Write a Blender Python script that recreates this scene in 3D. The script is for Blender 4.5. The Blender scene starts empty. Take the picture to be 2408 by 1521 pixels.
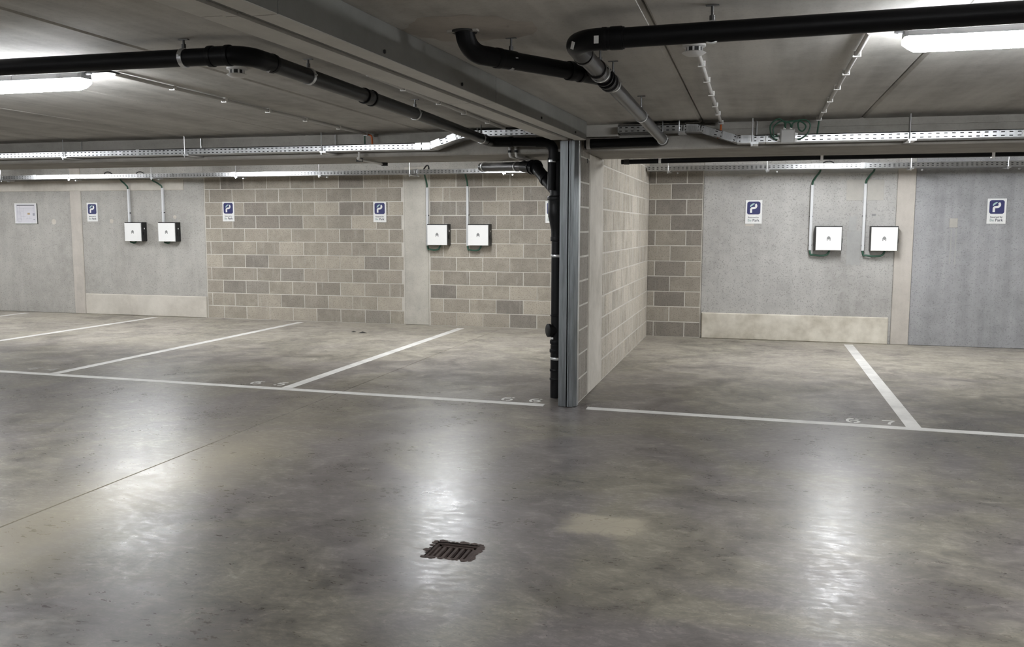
import bpy, math, random
from mathutils import Vector, Matrix
random.seed(7)
PI = math.pi
sc = bpy.context.scene
COL = sc.collection

# ------------------------------------------------------------------ camera, world, exposure
F_PX, PITCH, ROLL, YAW = 2076.9, 0.10908, 0.00284, 0.26731
cam_d = bpy.data.cameras.new('camera'); cam = bpy.data.objects.new('camera', cam_d); COL.objects.link(cam)
cam_d.sensor_width = 36.0; cam_d.lens = 36.0 * F_PX / 2408.0; cam_d.clip_start = 0.05
fw = Vector((-math.sin(YAW) * math.cos(PITCH), math.cos(YAW) * math.cos(PITCH), -math.sin(PITCH)))
rt = Vector((math.cos(YAW), math.sin(YAW), 0)); up = rt.cross(fw)
r2 = math.cos(ROLL) * rt + math.sin(ROLL) * up; u2 = -math.sin(ROLL) * rt + math.cos(ROLL) * up
cam.matrix_world = Matrix(((r2.x, u2.x, -fw.x, 0), (r2.y, u2.y, -fw.y, 0), (r2.z, u2.z, -fw.z, 1.44), (0, 0, 0, 1)))
sc.camera = cam
wd = bpy.data.worlds.new('world'); sc.world = wd; wd.use_nodes = True
wd.node_tree.nodes['Background'].inputs[0].default_value = (0.02, 0.02, 0.022, 1)
wd.node_tree.nodes['Background'].inputs[1].default_value = 0.2
sc.view_settings.view_transform = 'Standard'; sc.view_settings.look = 'None'
sc.view_settings.gamma = 1.0; sc.view_settings.use_curve_mapping = False
sc.view_settings.exposure = 0.22
cy = sc.cycles
cy.max_bounces = 6; cy.diffuse_bounces = 4; cy.glossy_bounces = 3; cy.transmission_bounces = 0; cy.volume_bounces = 0
cy.caustics_reflective = False; cy.caustics_refractive = False; cy.adaptive_threshold = 0.04; cy.adaptive_min_samples = 12
LAMP = 116.0           # emission of the fluorescent diffusers
ZC = 2.25             # ceiling over the aisle
ZR = 2.44             # ceiling over the bays, behind the cross beam

# ------------------------------------------------------------------ node helpers
class NT:
    def __init__(s, name):
        s.m = bpy.data.materials.new(name); s.m.use_nodes = True
        s.t = s.m.node_tree; s.t.nodes.clear()
        s.out = s.t.nodes.new('ShaderNodeOutputMaterial')
    def n(s, typ, **kw):
        nd = s.t.nodes.new(typ)
        for k, v in kw.items():
            if k in nd.inputs.keys(): s.put(nd, k, v)
            else: setattr(nd, k, v)
        return nd
    def put(s, nd, k, v):
        if isinstance(v, bpy.types.NodeSocket): s.t.links.new(v, nd.inputs[k])
        else: nd.inputs[k].default_value = v
    def pos(s, scale=(1, 1, 1)):
        g = s.n('ShaderNodeNewGeometry'); m = s.n('ShaderNodeMapping')
        s.put(m, 'Vector', g.outputs['Position']); m.inputs['Scale'].default_value = scale
        return m.outputs[0]
    def noise(s, vec, scale, detail=4, rough=0.55, dist=0.0):
        nd = s.n('ShaderNodeTexNoise'); s.put(nd, 'Vector', vec)
        nd.inputs['Scale'].default_value = scale; nd.inputs['Detail'].default_value = detail
        nd.inputs['Roughness'].default_value = rough; nd.inputs['Distortion'].default_value = dist
        return nd.outputs[0]
    def ramp(s, fac, a, b, ca=(0, 0, 0, 1), cb=(1, 1, 1, 1)):
        r = s.n('ShaderNodeValToRGB'); s.put(r, 'Fac', fac)
        e = r.color_ramp.elements; e[0].position = a; e[1].position = b
        e[0].color = c4(ca); e[1].color = c4(cb)
        return r.outputs[0]
    def mix(s, fac, a, b, mode='MIX'):
        m = s.n('ShaderNodeMix'); m.data_type = 'RGBA'; m.blend_type = mode
        s.put2(m, 0, fac); s.put2(m, 6, a); s.put2(m, 7, b)
        return m.outputs[2]
    def put2(s, nd, i, v):
        if isinstance(v, bpy.types.NodeSocket): s.t.links.new(v, nd.inputs[i])
        else: nd.inputs[i].default_value = c4(v) if isinstance(v, tuple) else v
    def math(s, op, a, b=0.0):
        m = s.n('ShaderNodeMath'); m.operation = op; s.put2(m, 0, a); s.put2(m, 1, b)
        return m.outputs[0]
    def bsdf(s, color, rough=0.8, metal=0.0, spec=0.5, bump=None, bstr=0.2, bdist=0.01, coat=0.0):
        b = s.n('ShaderNodeBsdfPrincipled')
        s.put2(b, 0, color) if not isinstance(color, bpy.types.NodeSocket) else s.t.links.new(color, b.inputs[0])
        s.put(b, 'Roughness', rough); s.put(b, 'Metallic', metal); s.put(b, 'Specular IOR Level', spec)
        if bump is not None:
            bp = s.n('ShaderNodeBump'); s.put(bp, 'Height', bump)
            bp.inputs['Strength'].default_value = bstr; bp.inputs['Distance'].default_value = bdist
            s.t.links.new(bp.outputs[0], b.inputs['Normal'])
        s.t.links.new(b.outputs[0], s.out.inputs[0])
        return s.m
def c4(c):
    return c if len(c) == 4 else (c[0], c[1], c[2], 1.0)
def plain(name, color, rough=0.6, metal=0.0, spec=0.5, var=0.06, scale=25.0):
    t = NT(name); n = t.noise(t.pos(), scale, 3)
    lo = tuple(max(0, x * (1 - var)) for x in color); hi = tuple(x * (1 + var) for x in color)
    return t.bsdf(t.mix(n, lo, hi), rough, metal, spec)
M = {}
def concrete(name, dark, light, streak=(3, 3, .35), streak_amt=.5, pit=.35, rough=.85, blotch=.8, bstr=.15, spec=.3):
    t = NT(name); p = t.pos()
    big = t.noise(p, blotch, 3, .6); st = t.noise(t.pos(streak), 1.3, 3, .7); fine = t.noise(p, 60, 2, .8); mid = t.noise(p, 7, 3, .7)
    f = t.math('ADD', t.math('MULTIPLY', big, 1 - streak_amt), t.math('MULTIPLY', st, streak_amt))
    f = t.ramp(f, .36, .64)
    c = t.mix(f, dark, light)
    c = t.mix(t.math('MULTIPLY', t.ramp(mid, .35, .7), .40), c, tuple(x * 1.12 for x in light))
    c = t.mix(t.math('MULTIPLY', t.ramp(fine, .60, .40), pit), c, tuple(x * .68 for x in dark))
    return t.bsdf(c, rough, 0, spec)

M['wall'] = concrete('smooth_grey_concrete', (0.314, 0.303, 0.281), (0.462, 0.449, 0.418), (4, 4, .4), .33, .55)
M['wall_r'] = concrete('cast_grey_concrete', (0.319, 0.311, 0.297), (0.473, 0.465, 0.446), (4, 4, .3), .33, .6)
M['wall_bl'] = concrete('bluish_grey_concrete', (0.236, 0.237, 0.244), (0.383, 0.384, 0.391), (5, 5, .2), .42, .5)
M['render'] = concrete('pale_render', (0.425, 0.397, 0.345), (0.609, 0.575, 0.517), (2, 2, 1.0), .3, .12, blotch=1.6)
M['render_blotchy'] = concrete('pale_blotchy_render', (0.414, 0.380, 0.310), (0.690, 0.655, 0.575), (2, 2, 2), .3, .1, blotch=2.6)
M['strip'] = concrete('beige_filler', (.40, .372, .335), (.545, .508, .462), (4, 4, .4), .5, .15)
M['pillar'] = concrete('pillar_concrete', (0.354, 0.336, 0.301), (0.519, 0.496, 0.443), (3, 3, .5), .4, .25)
M['beam'] = concrete('beam_concrete', (.25, .236, .212), (.40, .38, .345), (.5, 3, 3), .5, .15)
M['patch'] = concrete('light_filler', (.36, .345, .315), (.46, .445, .41), (2, 2, 2), .3, .1)
M['patch_g'] = concrete('grey_filler', (.33, .33, .32), (.40, .40, .39), (2, 2, 2), .3, .1)
M['mortar'] = concrete('mortar', (.42, .40, .36), (.60, .575, .525), (3, 3, 3), .3, .15)
M['soffit'] = concrete('ceiling_concrete', (0.392, 0.382, 0.358), (0.689, 0.673, 0.635), (3.2, .30, 1), .62, .18, .8, .7)
M['dark_room'] = concrete('plain_room_concrete', (.26, .25, .235), (.38, .37, .35))

def block_mat(name, lo, mid, hi, streak=.4, sa=.60):
    lo, mid, hi = (tuple(a * b for a, b in zip(x, (1.012, .992, 1.012))) for x in (lo, mid, hi))
    t = NT(name); oi = t.n('ShaderNodeObjectInfo'); p = t.pos()
    r = t.n('ShaderNodeValToRGB'); t.put(r, 'Fac', oi.outputs['Random'])
    e = r.color_ramp.elements; e[0].color = c4(lo); e[1].color = c4(hi); e[0].position = 0; e[1].position = 1
    k = e.new(.5); k.color = c4(mid)
    fine = t.noise(p, 60, 2, .75); md = t.noise(p, 6, 3, .65); st = t.noise(t.pos((14, 14, 1.6)), 1.3, 3, .65)
    c = t.mix(t.math('MULTIPLY', t.ramp(md, .40, .68), .45), r.outputs[0], tuple(x * 1.22 for x in hi))
    c = t.mix(t.math('MULTIPLY', t.ramp(fine, .58, .44), .5), c, tuple(x * .6 for x in lo))
    c = t.mix(t.math('MULTIPLY', t.ramp(st, sa, .78), streak), c, (.54, .515, .465))
    return t.bsdf(c, .92, 0, .2)
M['block'] = block_mat('concrete_block', (0.257, 0.237, 0.199), (0.294, 0.272, 0.227), (0.343, 0.315, 0.261))
M['block_b'] = block_mat('buff_concrete_block', (0.294, 0.272, 0.224), (0.349, 0.322, 0.265), (0.403, 0.373, 0.307))
M['block_d'] = block_mat('dark_concrete_block', (0.192, 0.178, 0.153), (0.223, 0.206, 0.176), (0.259, 0.238, 0.202))
M['block_g'] = block_mat('grey_concrete_block', (0.216, 0.201, 0.173), (0.247, 0.230, 0.198), (0.284, 0.265, 0.228))

M['block_p'] = block_mat('streaked_buff_block', (0.313, 0.289, 0.238), (0.383, 0.355, 0.292), (0.464, 0.429, 0.354), .75, .42)
# polished floor
def floor_mat():
    t = NT('power_floated_concrete'); p = t.pos()
    big = t.noise(p, .5, 3, .62, .6); mid = t.noise(p, 2.1, 4, .7, .8); sw = t.noise(t.pos((1, 1.3, 1)), 5.0, 4, .78, .8)
    fine = t.noise(t.pos((1, 1.7, 1)), 24, 2, .75); hair = t.noise(t.pos((1, 2.2, 1)), 14, 3, .8, .3)
    tint = t.noise(p, .75, 3, .6, 1.0)
    tn = t.ramp(tint, .42, .58)
    base = t.mix(tn, (.068, .062, .053), (.075, .065, .063))
    lite = t.mix(tn, (.305, .278, .220), (.245, .221, .211))
    v = t.math('ADD', t.math('MULTIPLY', big, .22), t.math('MULTIPLY', mid, .26))
    v = t.math('ADD', v, t.math('MULTIPLY', sw, .22)); v = t.math('ADD', v, t.math('MULTIPLY', hair, .18)); v = t.math('ADD', v, t.math('MULTIPLY', fine, .12))
    c = t.mix(t.ramp(v, .405, .595), base, lite)
    c = t.mix(t.math('MULTIPLY', t.ramp(sw, .56, .74), .35), c, (.36, .335, .28))
    c = t.mix(t.math('MULTIPLY', t.ramp(hair, .45, .30), .32), c, (.055, .051, .047))
    sx = t.n('ShaderNodeSeparateXYZ'); t.put(sx, 'Vector', p); X, Y = sx.outputs[0], sx.outputs[1]
    def rng(v, a, b):
        m = t.n('ShaderNodeMapRange'); t.put(m, 'Value', v); m.inputs['From Min'].default_value = a; m.inputs['From Max'].default_value = b; m.interpolation_type = 'SMOOTHSTEP'
        return m.outputs[0]
    # floor paler towards the back wall: rear lamps' light put into the colour
    bay_light = rng(t.math('ADD', Y, t.math('MULTIPLY', mid, 3.4)), 8.2, 12.2)
    c = t.mix(t.math('MULTIPLY', t.math('MULTIPLY', bay_light, t.ramp(v, .34, .56)), .68), c, (.50, .462, .392))
    # laitance left beside the slab joint, and one bald buff patch in the aisle
    lt = t.math('MULTIPLY', rng(t.math('ADD', t.math('ABSOLUTE', t.math('ADD', X, 3.22)), t.math('MULTIPLY', mid, .7)), .95, .35), rng(Y, 6.2, 4.6))
    c = t.mix(t.math('MULTIPLY', lt, .55), c, (.33, .295, .215))
    px = t.math('ABSOLUTE', t.math('ADD', X, .66)); py = t.math('ABSOLUTE', t.math('ADD', Y, -4.13))
    pm = t.math('MULTIPLY', rng(t.math('ADD', px, t.math('MULTIPLY', sw, .22)), .36, .22), rng(t.math('ADD', py, t.math('MULTIPLY', sw, .2)), .29, .19))
    c = t.mix(t.math('MULTIPLY', pm, .75), c, (.36, .325, .25))
    vo = t.n('ShaderNodeTexVoronoi'); vo.feature = 'DISTANCE_TO_EDGE'; vo.inputs['Scale'].default_value = 7.0
    dv = t.n('ShaderNodeMix'); dv.data_type = 'VECTOR'; dv.inputs[0].default_value = .12; t.t.links.new(p, dv.inputs[4])
    nz = t.n('ShaderNodeTexNoise'); t.put(nz, 'Vector', p); nz.inputs['Scale'].default_value = 6; nz.inputs['Detail'].default_value = 2; t.t.links.new(nz.outputs[1], dv.inputs[5]); t.put(vo, 'Vector', dv.outputs[1])
    crack = t.math('MULTIPLY', t.ramp(vo.outputs[0], .0, .022, (1, 1, 1), (0, 0, 0)), t.ramp(big, .48, .60))
    c = t.mix(t.math('MULTIPLY', crack, .25), c, (.05, .047, .043))
    rg = t.math('ADD', t.math('MULTIPLY', t.ramp(mid, .3, .7), .10), t.math('MULTIPLY', t.ramp(hair, .3, .7), .14))
    rg = t.math('ADD', rg, .215); rg = t.math('ADD', rg, t.math('MULTIPLY', bay_light, .30))
    h = t.math('ADD', t.math('MULTIPLY', hair, .6), t.math('MULTIPLY', fine, .5))
    return t.bsdf(c, rg, 0, .34, h, .12, .004)
M['floor'] = floor_mat()

def metal(name, color, rough, streak=(1, 1, 1), amt=.15):
    t = NT(name); n = t.noise(t.pos(streak), 6, 4, .6)
    c = t.mix(t.ramp(n, .35, .65), tuple(x * (1 - amt) for x in color), tuple(min(1, x * (1 + amt)) for x in color))
    r = t.math('ADD', t.math('MULTIPLY', n, .14), rough - .07)
    return t.bsdf(c, r, 1.0, .5)
M['galv'] = metal('galvanised_steel', (.60, .61, .62), .34)
M['galv_tray'] = metal('galvanised_tray', (.50, .51, .52), .30, (4, 1, 1))
M['zinc'] = metal('dull_zinc', (.16, .16, .16), .5)
M['galv_post'] = metal('dull_galvanised_post', (.235, .25, .26), .42, (8, 8, .6), .22)
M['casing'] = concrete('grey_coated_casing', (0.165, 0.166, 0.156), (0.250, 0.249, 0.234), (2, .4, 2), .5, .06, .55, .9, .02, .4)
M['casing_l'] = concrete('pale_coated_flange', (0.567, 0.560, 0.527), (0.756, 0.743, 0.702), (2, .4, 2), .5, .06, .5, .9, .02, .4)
M['groove'] = plain('dark_groove', (.03, .03, .03), .7)
M['hdpe'] = plain('black_polyethylene', (.0045, .0045, .0055), .45, 0, .22, .2)
M['hdpe_g'] = plain('sheen_grey_polyethylene', (.022, .021, .021), .36, 0, .45, .35, 6)  # greyer base: part of the pipe's sheen put into the colour
M['hdpe_p'] = plain('sheen_black_polyethylene', (.010, .010, .0105), .40, 0, .35, .3, 6)  # slightly lifted black, a little sheen put into the colour
M['paint'] = concrete('worn_white_paint', (.52, .51, .49), (.74, .73, .70), (2, 2, 2), .3, .14, .6, 3)
M['paint_old'] = concrete('faded_white_paint', (.30, .29, .275), (.50, .485, .46), (2, 2, 2), .3, .3, .6, 5)
M['white'] = plain('white_plastic', (.78, .78, .77), .4)
M['cover'] = plain('white_powder_coat', (.84, .84, .83), .35, 0, .5, .02)
M['pvc'] = plain('pale_grey_pvc', (.62, .63, .64), .42)
M['pvc_c'] = plain('grey_conduit', (.66, .65, .63), .5)
M['clip'] = plain('white_clip', (.86, .85, .83), .45)
M['black'] = plain('black_plastic', (.013, .013, .014), .35)
M['green'] = plain('dark_green_cable', (.018, .075, .045), .5)
M['orange'] = plain('orange_cable', (.55, .13, .03), .5)
M['emblem'] = plain('grey_emblem', (.22, .22, .22), .4)
M['navy'] = plain('navy_print', (.022, .026, .115), .4)
M['print'] = plain('dark_print', (.06, .065, .09), .5)
M['print_g'] = plain('pale_green_print', (.33, .42, .40), .5)
M['teal'] = plain('pale_teal_print', (.38, .55, .54), .45)
M['ink'] = plain('plan_lines', (.35, .35, .40), .6)
M['ink_d'] = plain('plan_header', (.12, .12, .13), .6)
M['sheet'] = plain('plan_paper', (.66, .65, .69), .5)
M['tan'] = plain('plan_stamp', (.45, .34, .20), .6)
M['jbox'] = plain('grey_junction_box', (.40, .395, .38), .5)
M['body_g'] = plain('grey_fixture_body', (.20, .20, .21), .5)
M['iron'] = concrete('rusty_cast_iron', (.045, .032, .028), (.085, .062, .055), (2, 2, 2), .3, .3, .7, 8)
M['pit'] = plain('dark_gully', (.02, .016, .014), .8)
M['debris'] = plain('dark_leaf', (.03, .028, .024), .8)
M['crumb'] = plain('pale_crumb', (.62, .58, .50), .8)
t = NT('lamp_diffuser'); em = t.n('ShaderNodeEmission'); em.inputs[0].default_value = (.955, .975, 1, 1); em.inputs[1].default_value = LAMP
t.t.links.new(em.outputs[0], t.out.inputs[0]); M['lamp'] = t.m

# ------------------------------------------------------------------ mesh helpers
class MB:
    def __init__(s): s.v = []; s.f = []
    def add(s, vs, fs):
        o = len(s.v); s.v += [tuple(v) for v in vs]; s.f += [tuple(i + o for i in f) for f in fs]; return s
    def box(s, x0, x1, y0, y1, z0, z1):
        return s.add([(x0, y0, z0), (x1, y0, z0), (x1, y1, z0), (x0, y1, z0), (x0, y0, z1), (x1, y0, z1), (x1, y1, z1), (x0, y1, z1)],
                     [(0, 3, 2, 1), (4, 5, 6, 7), (0, 1, 5, 4), (1, 2, 6, 5), (2, 3, 7, 6), (3, 0, 4, 7)])
    def cbox(s, x0, x1, y0, y1, z0, z1, c=.004, front='-y'):
        # box with a chamfered outline on the face that shows
        a = (x0, x1, y0, y1, z0, z1)
        if front == '-y':
            vs = [(x0, y1, z0), (x1, y1, z0), (x1, y1, z1), (x0, y1, z1), (x0, y0 + c, z0), (x1, y0 + c, z0), (x1, y0 + c, z1), (x0, y0 + c, z1),
                  (x0 + c, y0, z0 + c), (x1 - c, y0, z0 + c), (x1 - c, y0, z1 - c), (x0 + c, y0, z1 - c)]
        else:   # '+x'
            vs = [(x0, y0, z0), (x0, y1, z0), (x0, y1, z1), (x0, y0, z1), (x1 - c, y0, z0), (x1 - c, y1, z0), (x1 - c, y1, z1), (x1 - c, y0, z1),
                  (x1, y0 + c, z0 + c), (x1, y1 - c, z0 + c), (x1, y1 - c, z1 - c), (x1, y0 + c, z1 - c)]
        return s.add(vs, [(8, 9, 10, 11), (4, 5, 9, 8), (5, 6, 10, 9), (6, 7, 11, 10), (7, 4, 8, 11), (0, 1, 5, 4), (1, 2, 6, 5), (2, 3, 7, 6), (3, 0, 4, 7), (3, 2, 1, 0)])
    def tube(s, path, r, n=16, cap=True):
        P = [Vector(p) for p in path]; m = len(P); R = r if isinstance(r, (list, tuple)) else [r] * m
        T = [(P[min(i + 1, m - 1)] - P[max(i - 1, 0)]).normalized() for i in range(m)]
        a = Vector((0, 0, 1)) if abs(T[0].z) < .9 else Vector((1, 0, 0))
        N = (a - T[0] * a.dot(T[0])).normalized(); vs = []
        for i in range(m):
            N = (N - T[i] * N.dot(T[i])).normalized(); B = T[i].cross(N)
            for k in range(n):
                w = 2 * PI * k / n; vs.append(P[i] + (N * math.cos(w) + B * math.sin(w)) * R[i])
        fs = [(i * n + k, i * n + (k + 1) % n, (i + 1) * n + (k + 1) % n, (i + 1) * n + k) for i in range(m - 1) for k in range(n)]
        if cap: fs += [tuple(range(n - 1, -1, -1)), tuple((m - 1) * n + k for k in range(n))]
        return s.add(vs, fs)
    def collar(s, p, d, r, R, L):
        # a pipe socket: a short thicker ring with rounded lips
        p = Vector(p); d = Vector(d).normalized()
        q = [-.5, -.46, -.36, .36, .46, .5]; rr = [r, R * .985, R, R, R * .985, r]
        return s.tube([p + d * L * t for t in q], rr, 20)
    def prism(s, poly, y0, y1):
        # polygon in x,z extruded along y
        n = len(poly)
        vs = [(x, y0, z) for x, z in poly] + [(x, y1, z) for x, z in poly]
        return s.add(vs, [tuple(range(n)), tuple(range(2 * n - 1, n - 1, -1))] + [(i, i + n, (i + 1) % n + n, (i + 1) % n) for i in range(n)])
    def sweep(s, poly, a, b):
        # polygon in (x,z) offsets swept from a to b
        n = len(poly); vs = [(a[0] + x, a[1], a[2] + z) for x, z in poly] + [(b[0] + x, b[1], b[2] + z) for x, z in poly]
        return s.add(vs, [tuple(range(n)), tuple(range(2 * n - 1, n - 1, -1))] + [(i, i + n, (i + 1) % n + n, (i + 1) % n) for i in range(n)])
    def band(s, pts, w, z, flat=True):
        P = [Vector((x, y)) for x, y in pts]; L = []; Rr = []
        for i in range(len(P)):
            d = (P[min(i + 1, len(P) - 1)] - P[max(i - 1, 0)]).normalized(); nn = Vector((-d.y, d.x)) * w / 2
            L.append(P[i] + nn); Rr.append(P[i] - nn)
        k = len(P); lo = z - .001
        vs = [(v.x, v.y, z) for v in L + Rr] + [(v.x, v.y, lo) for v in L + Rr]; fs = []
        for i in range(k - 1):
            fs += [(i, i + k, i + k + 1, i + 1), (i, i + 1, i + 1 + 2 * k, i + 2 * k), (i + k, i + 3 * k, i + 3 * k + 1, i + k + 1)]
        fs += [(0, 2 * k, 3 * k, k), (k - 1, 2 * k - 1, 4 * k - 1, 3 * k - 1)]
        return s.add(vs, fs)
def mesh(name, mb, m, smooth=False):
    me = bpy.data.meshes.new(name); me.from_pydata(mb.v, [], mb.f); me.materials.append(M[m] if isinstance(m, str) else m)
    if smooth:
        me.polygons.foreach_set('use_smooth', [True] * len(me.polygons))
    me.update(); return me
def autosmooth(me, ang=40):
    me.polygons.foreach_set('use_smooth', [True] * len(me.polygons))
    me.set_sharp_from_angle(angle=math.radians(ang))
def obj(name, mb, m, parent=None, smooth=False, loc=None):
    me = mb if isinstance(mb, bpy.types.Mesh) else mesh(name, mb, m)
    if smooth: autosmooth(me)
    o = bpy.data.objects.new(name, me); COL.objects.link(o)
    if parent is not None:
        o.parent = parent
        if loc is None: o.matrix_parent_inverse = Matrix.Translation(-Vector(parent_loc(parent)))
    if loc is not None: o.location = loc
    return o
def parent_loc(o):
    v = Vector(o.location)
    if o.parent is not None and o.get('_local'): v = v + parent_loc(o.parent)
    return v
def tag(o, label, cat, group=None, kind=None):
    o['label'] = label; o['category'] = cat
    if group: o['group'] = group
    if kind: o['kind'] = kind
    return o
def thing(name, label, cat, loc, group=None):
    o = bpy.data.objects.new(name, None); COL.objects.link(o); o.location = loc; o.empty_display_size = .1
    return tag(o, label, cat, group)
def struct(o, label, cat):
    return tag(o, label, cat, kind='structure')
def clone(root, loc, label):
    r = root.copy(); COL.objects.link(r); r.location = loc; r['label'] = label
    for ch in list(root.children):
        c = ch.copy(); COL.objects.link(c); c.parent = r
        for g in list(ch.children):
            d = g.copy(); COL.objects.link(d); d.parent = c
    return r
def smooth_path(pts, k=6):
    P = [Vector(p) for p in pts]; P = [2 * P[0] - P[1]] + P + [2 * P[-1] - P[-2]]; out = []
    for i in range(1, len(P) - 2):
        for j in range(k):
            t = j / k; a, b, c, d = P[i - 1], P[i], P[i + 1], P[i + 2]
            out.append(.5 * ((2 * b) + (c - a) * t + (2 * a - 5 * b + 4 * c - d) * t * t + (3 * b - a - 3 * c + d) * t ** 3))
    return out + [P[-2]]
def fillet(pts, R, k=8):
    P = [Vector(p) for p in pts]; out = [P[0]]
    for i in range(1, len(P) - 1):
        a = (P[i - 1] - P[i]).normalized(); b = (P[i + 1] - P[i]).normalized()
        ang = a.angle(b); d = R / math.tan(ang / 2); c = P[i] + (a + b).normalized() * (R / math.sin(ang / 2))
        s0 = P[i] + a * d; s1 = P[i] + b * d; u = s0 - c; w = s1 - c; th = u.angle(w)
        for j in range(k + 1):
            q = j / k; out.append(c + (u * math.sin((1 - q) * th) + w * math.sin(q * th)) / math.sin(th))
    return out + [P[-1]]
def text_mesh(body, size, m, ext=.0006, spacing=1.0):
    cu = bpy.data.curves.new('text', 'FONT'); cu.body = body; cu.size = size; cu.align_x = 'CENTER'; cu.extrude = ext; cu.resolution_u = 3; cu.space_character = spacing; cu.offset = size * .012
    o = bpy.data.objects.new('text', cu); COL.objects.link(o)
    dg = bpy.context.evaluated_depsgraph_get(); me = bpy.data.meshes.new_from_object(o.evaluated_get(dg))
    bpy.data.objects.remove(o); bpy.data.curves.remove(cu)
    me.transform(Matrix.Rotation(PI / 2, 4, 'X')); me.materials.clear(); me.materials.append(M[m]); return me

# ------------------------------------------------------------------ FLOOR with gully hole and slab joint
XL, XR, YF = -17.0, 9.0, -6.5
JX = -3.45
DX0, DX1, DY0, DY1 = -1.365, -1.155, 3.515, 3.705
xs = [XL, JX - .006, JX, JX + .006, DX0, DX1, XR]; ys = [YF, DY0, DY1, 12.6]
fb = MB(); vid = {}
for j, y in enumerate(ys):
    for i, x in enumerate(xs):
        vid[i, j] = len(fb.v); fb.v.append((x, y, -.006 if i == 2 else 0.0))
for j in range(3):
    for i in range(6):
        if i == 4 and j == 1: continue
        fb.f.append((vid[i, j], vid[i + 1, j], vid[i + 1, j + 1], vid[i, j + 1]))
floor = struct(obj('floor', fb, 'floor'), 'polished grey-brown concrete garage floor with white bay markings', 'floor')
ZP = .0016
def bay_line(x0, x1, y0, y1, dx=0.0, m='paint'):
    b = MB(); b.add([(x0, y0, ZP), (x1, y0, ZP), (x1 + dx, y1, ZP), (x0 + dx, y1, ZP), (x0, y0, 0.0002), (x1, y0, 0.0002), (x1 + dx, y1, 0.0002), (x0 + dx, y1, 0.0002)],
                     [(0, 1, 2, 3), (0, 4, 5, 1), (1, 5, 6, 2), (2, 6, 7, 3), (3, 7, 4, 0)])
    return obj('bay_line', b, m, floor)
b = MB(); b.add([(-9.6, 7.02, ZP), (-1.61, 6.83, ZP), (-1.615, 6.925, ZP), (-9.6, 7.115, ZP), (-9.6, 7.02, .0002), (-1.61, 6.83, .0002), (-1.615, 6.925, .0002), (-9.6, 7.115, .0002)],
                [(0, 1, 2, 3), (0, 4, 5, 1), (1, 5, 6, 2), (2, 6, 7, 3), (3, 7, 4, 0)])
o = obj('bay_line', b, 'paint', floor); o['label'] = 'long white line along the fronts of the left bays'
b = MB(); b.add([(-1.255, 6.81, ZP), (6.0, 6.61, ZP), (6.0, 6.705, ZP), (-1.258, 6.905, ZP), (-1.255, 6.81, .0002), (6.0, 6.61, .0002), (6.0, 6.705, .0002), (-1.258, 6.905, .0002)],
                [(0, 1, 2, 3), (0, 4, 5, 1), (1, 5, 6, 2), (2, 6, 7, 3), (3, 7, 4, 0)])
o = obj('bay_line', b, 'paint', floor); o['label'] = 'long white line along the fronts of the right bays'
for x, y0, y1 in ((-11.63, 7.15, 11.9), (-9.16, 7.11, 11.9), (-6.62, 7.05, 11.92), (-4.055, 6.99, 11.86), (1.10, 6.84, 11.56), (3.67, 6.77, 11.56)):
    bay_line(x, x + .105, y0, y1)
DIG = {'6': [[(.62, .96), (.36, .92), (.16, .72), (.10, .46), (.15, .24), (.34, .08)], [(.50, .05), (.74, .10), (.90, .30), (.80, .50), (.55, .58), (.30, .52)], [(.74, .94), (.94, .84)]],
       '5': [[(.88, .95), (.28, .95)], [(.26, .86), (.20, .56), (.50, .63), (.80, .52), (.90, .32), (.76, .11), (.52, .05)], [(.34, .07), (.10, .17)]],
       '7': [[(.06, .94), (.94, .94)], [(.84, .82), (.52, .46), (.40, .06)]],
       '4': [[(.72, .05), (.72, .92)], [(.60, .88), (.10, .38)], [(.06, .30), (.58, .30)], [(.82, .30), (.98, .30)]]}
def bay_number(txt, x, y, m, rest=.245):
    mb = MB()
    for i, ch in enumerate(txt):
        for seg in DIG[ch]:
            pts = [(x + i * rest + u * .10, y + v * .15) for u, v in seg]
            if len(pts) > 2: pts = [(p.x, p.y) for p in smooth_path([(a, c, 0) for a, c in pts], 4)]
            mb.band(pts, .021, ZP)
    o = obj('bay_number', mb, m, floor); o['label'] = 'stencilled white number ' + txt; return o
bay_number('64', -7.04, 7.17, 'paint_old', .22); bay_number('65', -4.45, 7.075, 'paint'); bay_number('66', -2.015, 6.972, 'paint', .24); bay_number('67', .70, 6.885, 'paint', .255)
# floor gully
g = thing('floor_gully', 'small square rusty cast-iron floor drain grate set in the aisle', 'drain', ((DX0 + DX1) / 2, (DY0 + DY1) / 2, -.05))
p = MB(); p.box(DX0, DX1, DY0, DY1, -.075, -.070)
for a in ((DX0 - .002, DX0, DY0, DY1), (DX1, DX1 + .002, DY0, DY1), (DX0, DX1, DY0 - .002, DY0), (DX0, DX1, DY1, DY1 + .002)): p.box(*a, -.07, -.001)
obj('gully_pit', p, 'pit', g)
fr = MB(); w = .014
for a in ((DX0 + .002, DX0 + w, DY0 + .002, DY1 - .002), (DX1 - w, DX1 - .002, DY0 + .002, DY1 - .002), (DX0 + w, DX1 - w, DY0 + .002, DY0 + w), (DX0 + w, DX1 - w, DY1 - w, DY1 - .002)):
    fr.cbox(*a, -.03, -.004, .002)
obj('frame', fr, 'iron', g)
gx0, gx1, gy0, gy1 = DX0 + .018, DX1 - .018, DY0 + .018, DY1 - .018
gr = MB()
for a in ((gx0, gx0 + .012, gy0, gy1), (gx1 - .012, gx1, gy0, gy1), (gx0, gx1, gy0, gy0 + .014), (gx0, gx1, gy1 - .014, gy1)): gr.box(*a, -.026, -.010)
obj('grate_rim', gr, 'iron', g)
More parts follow.
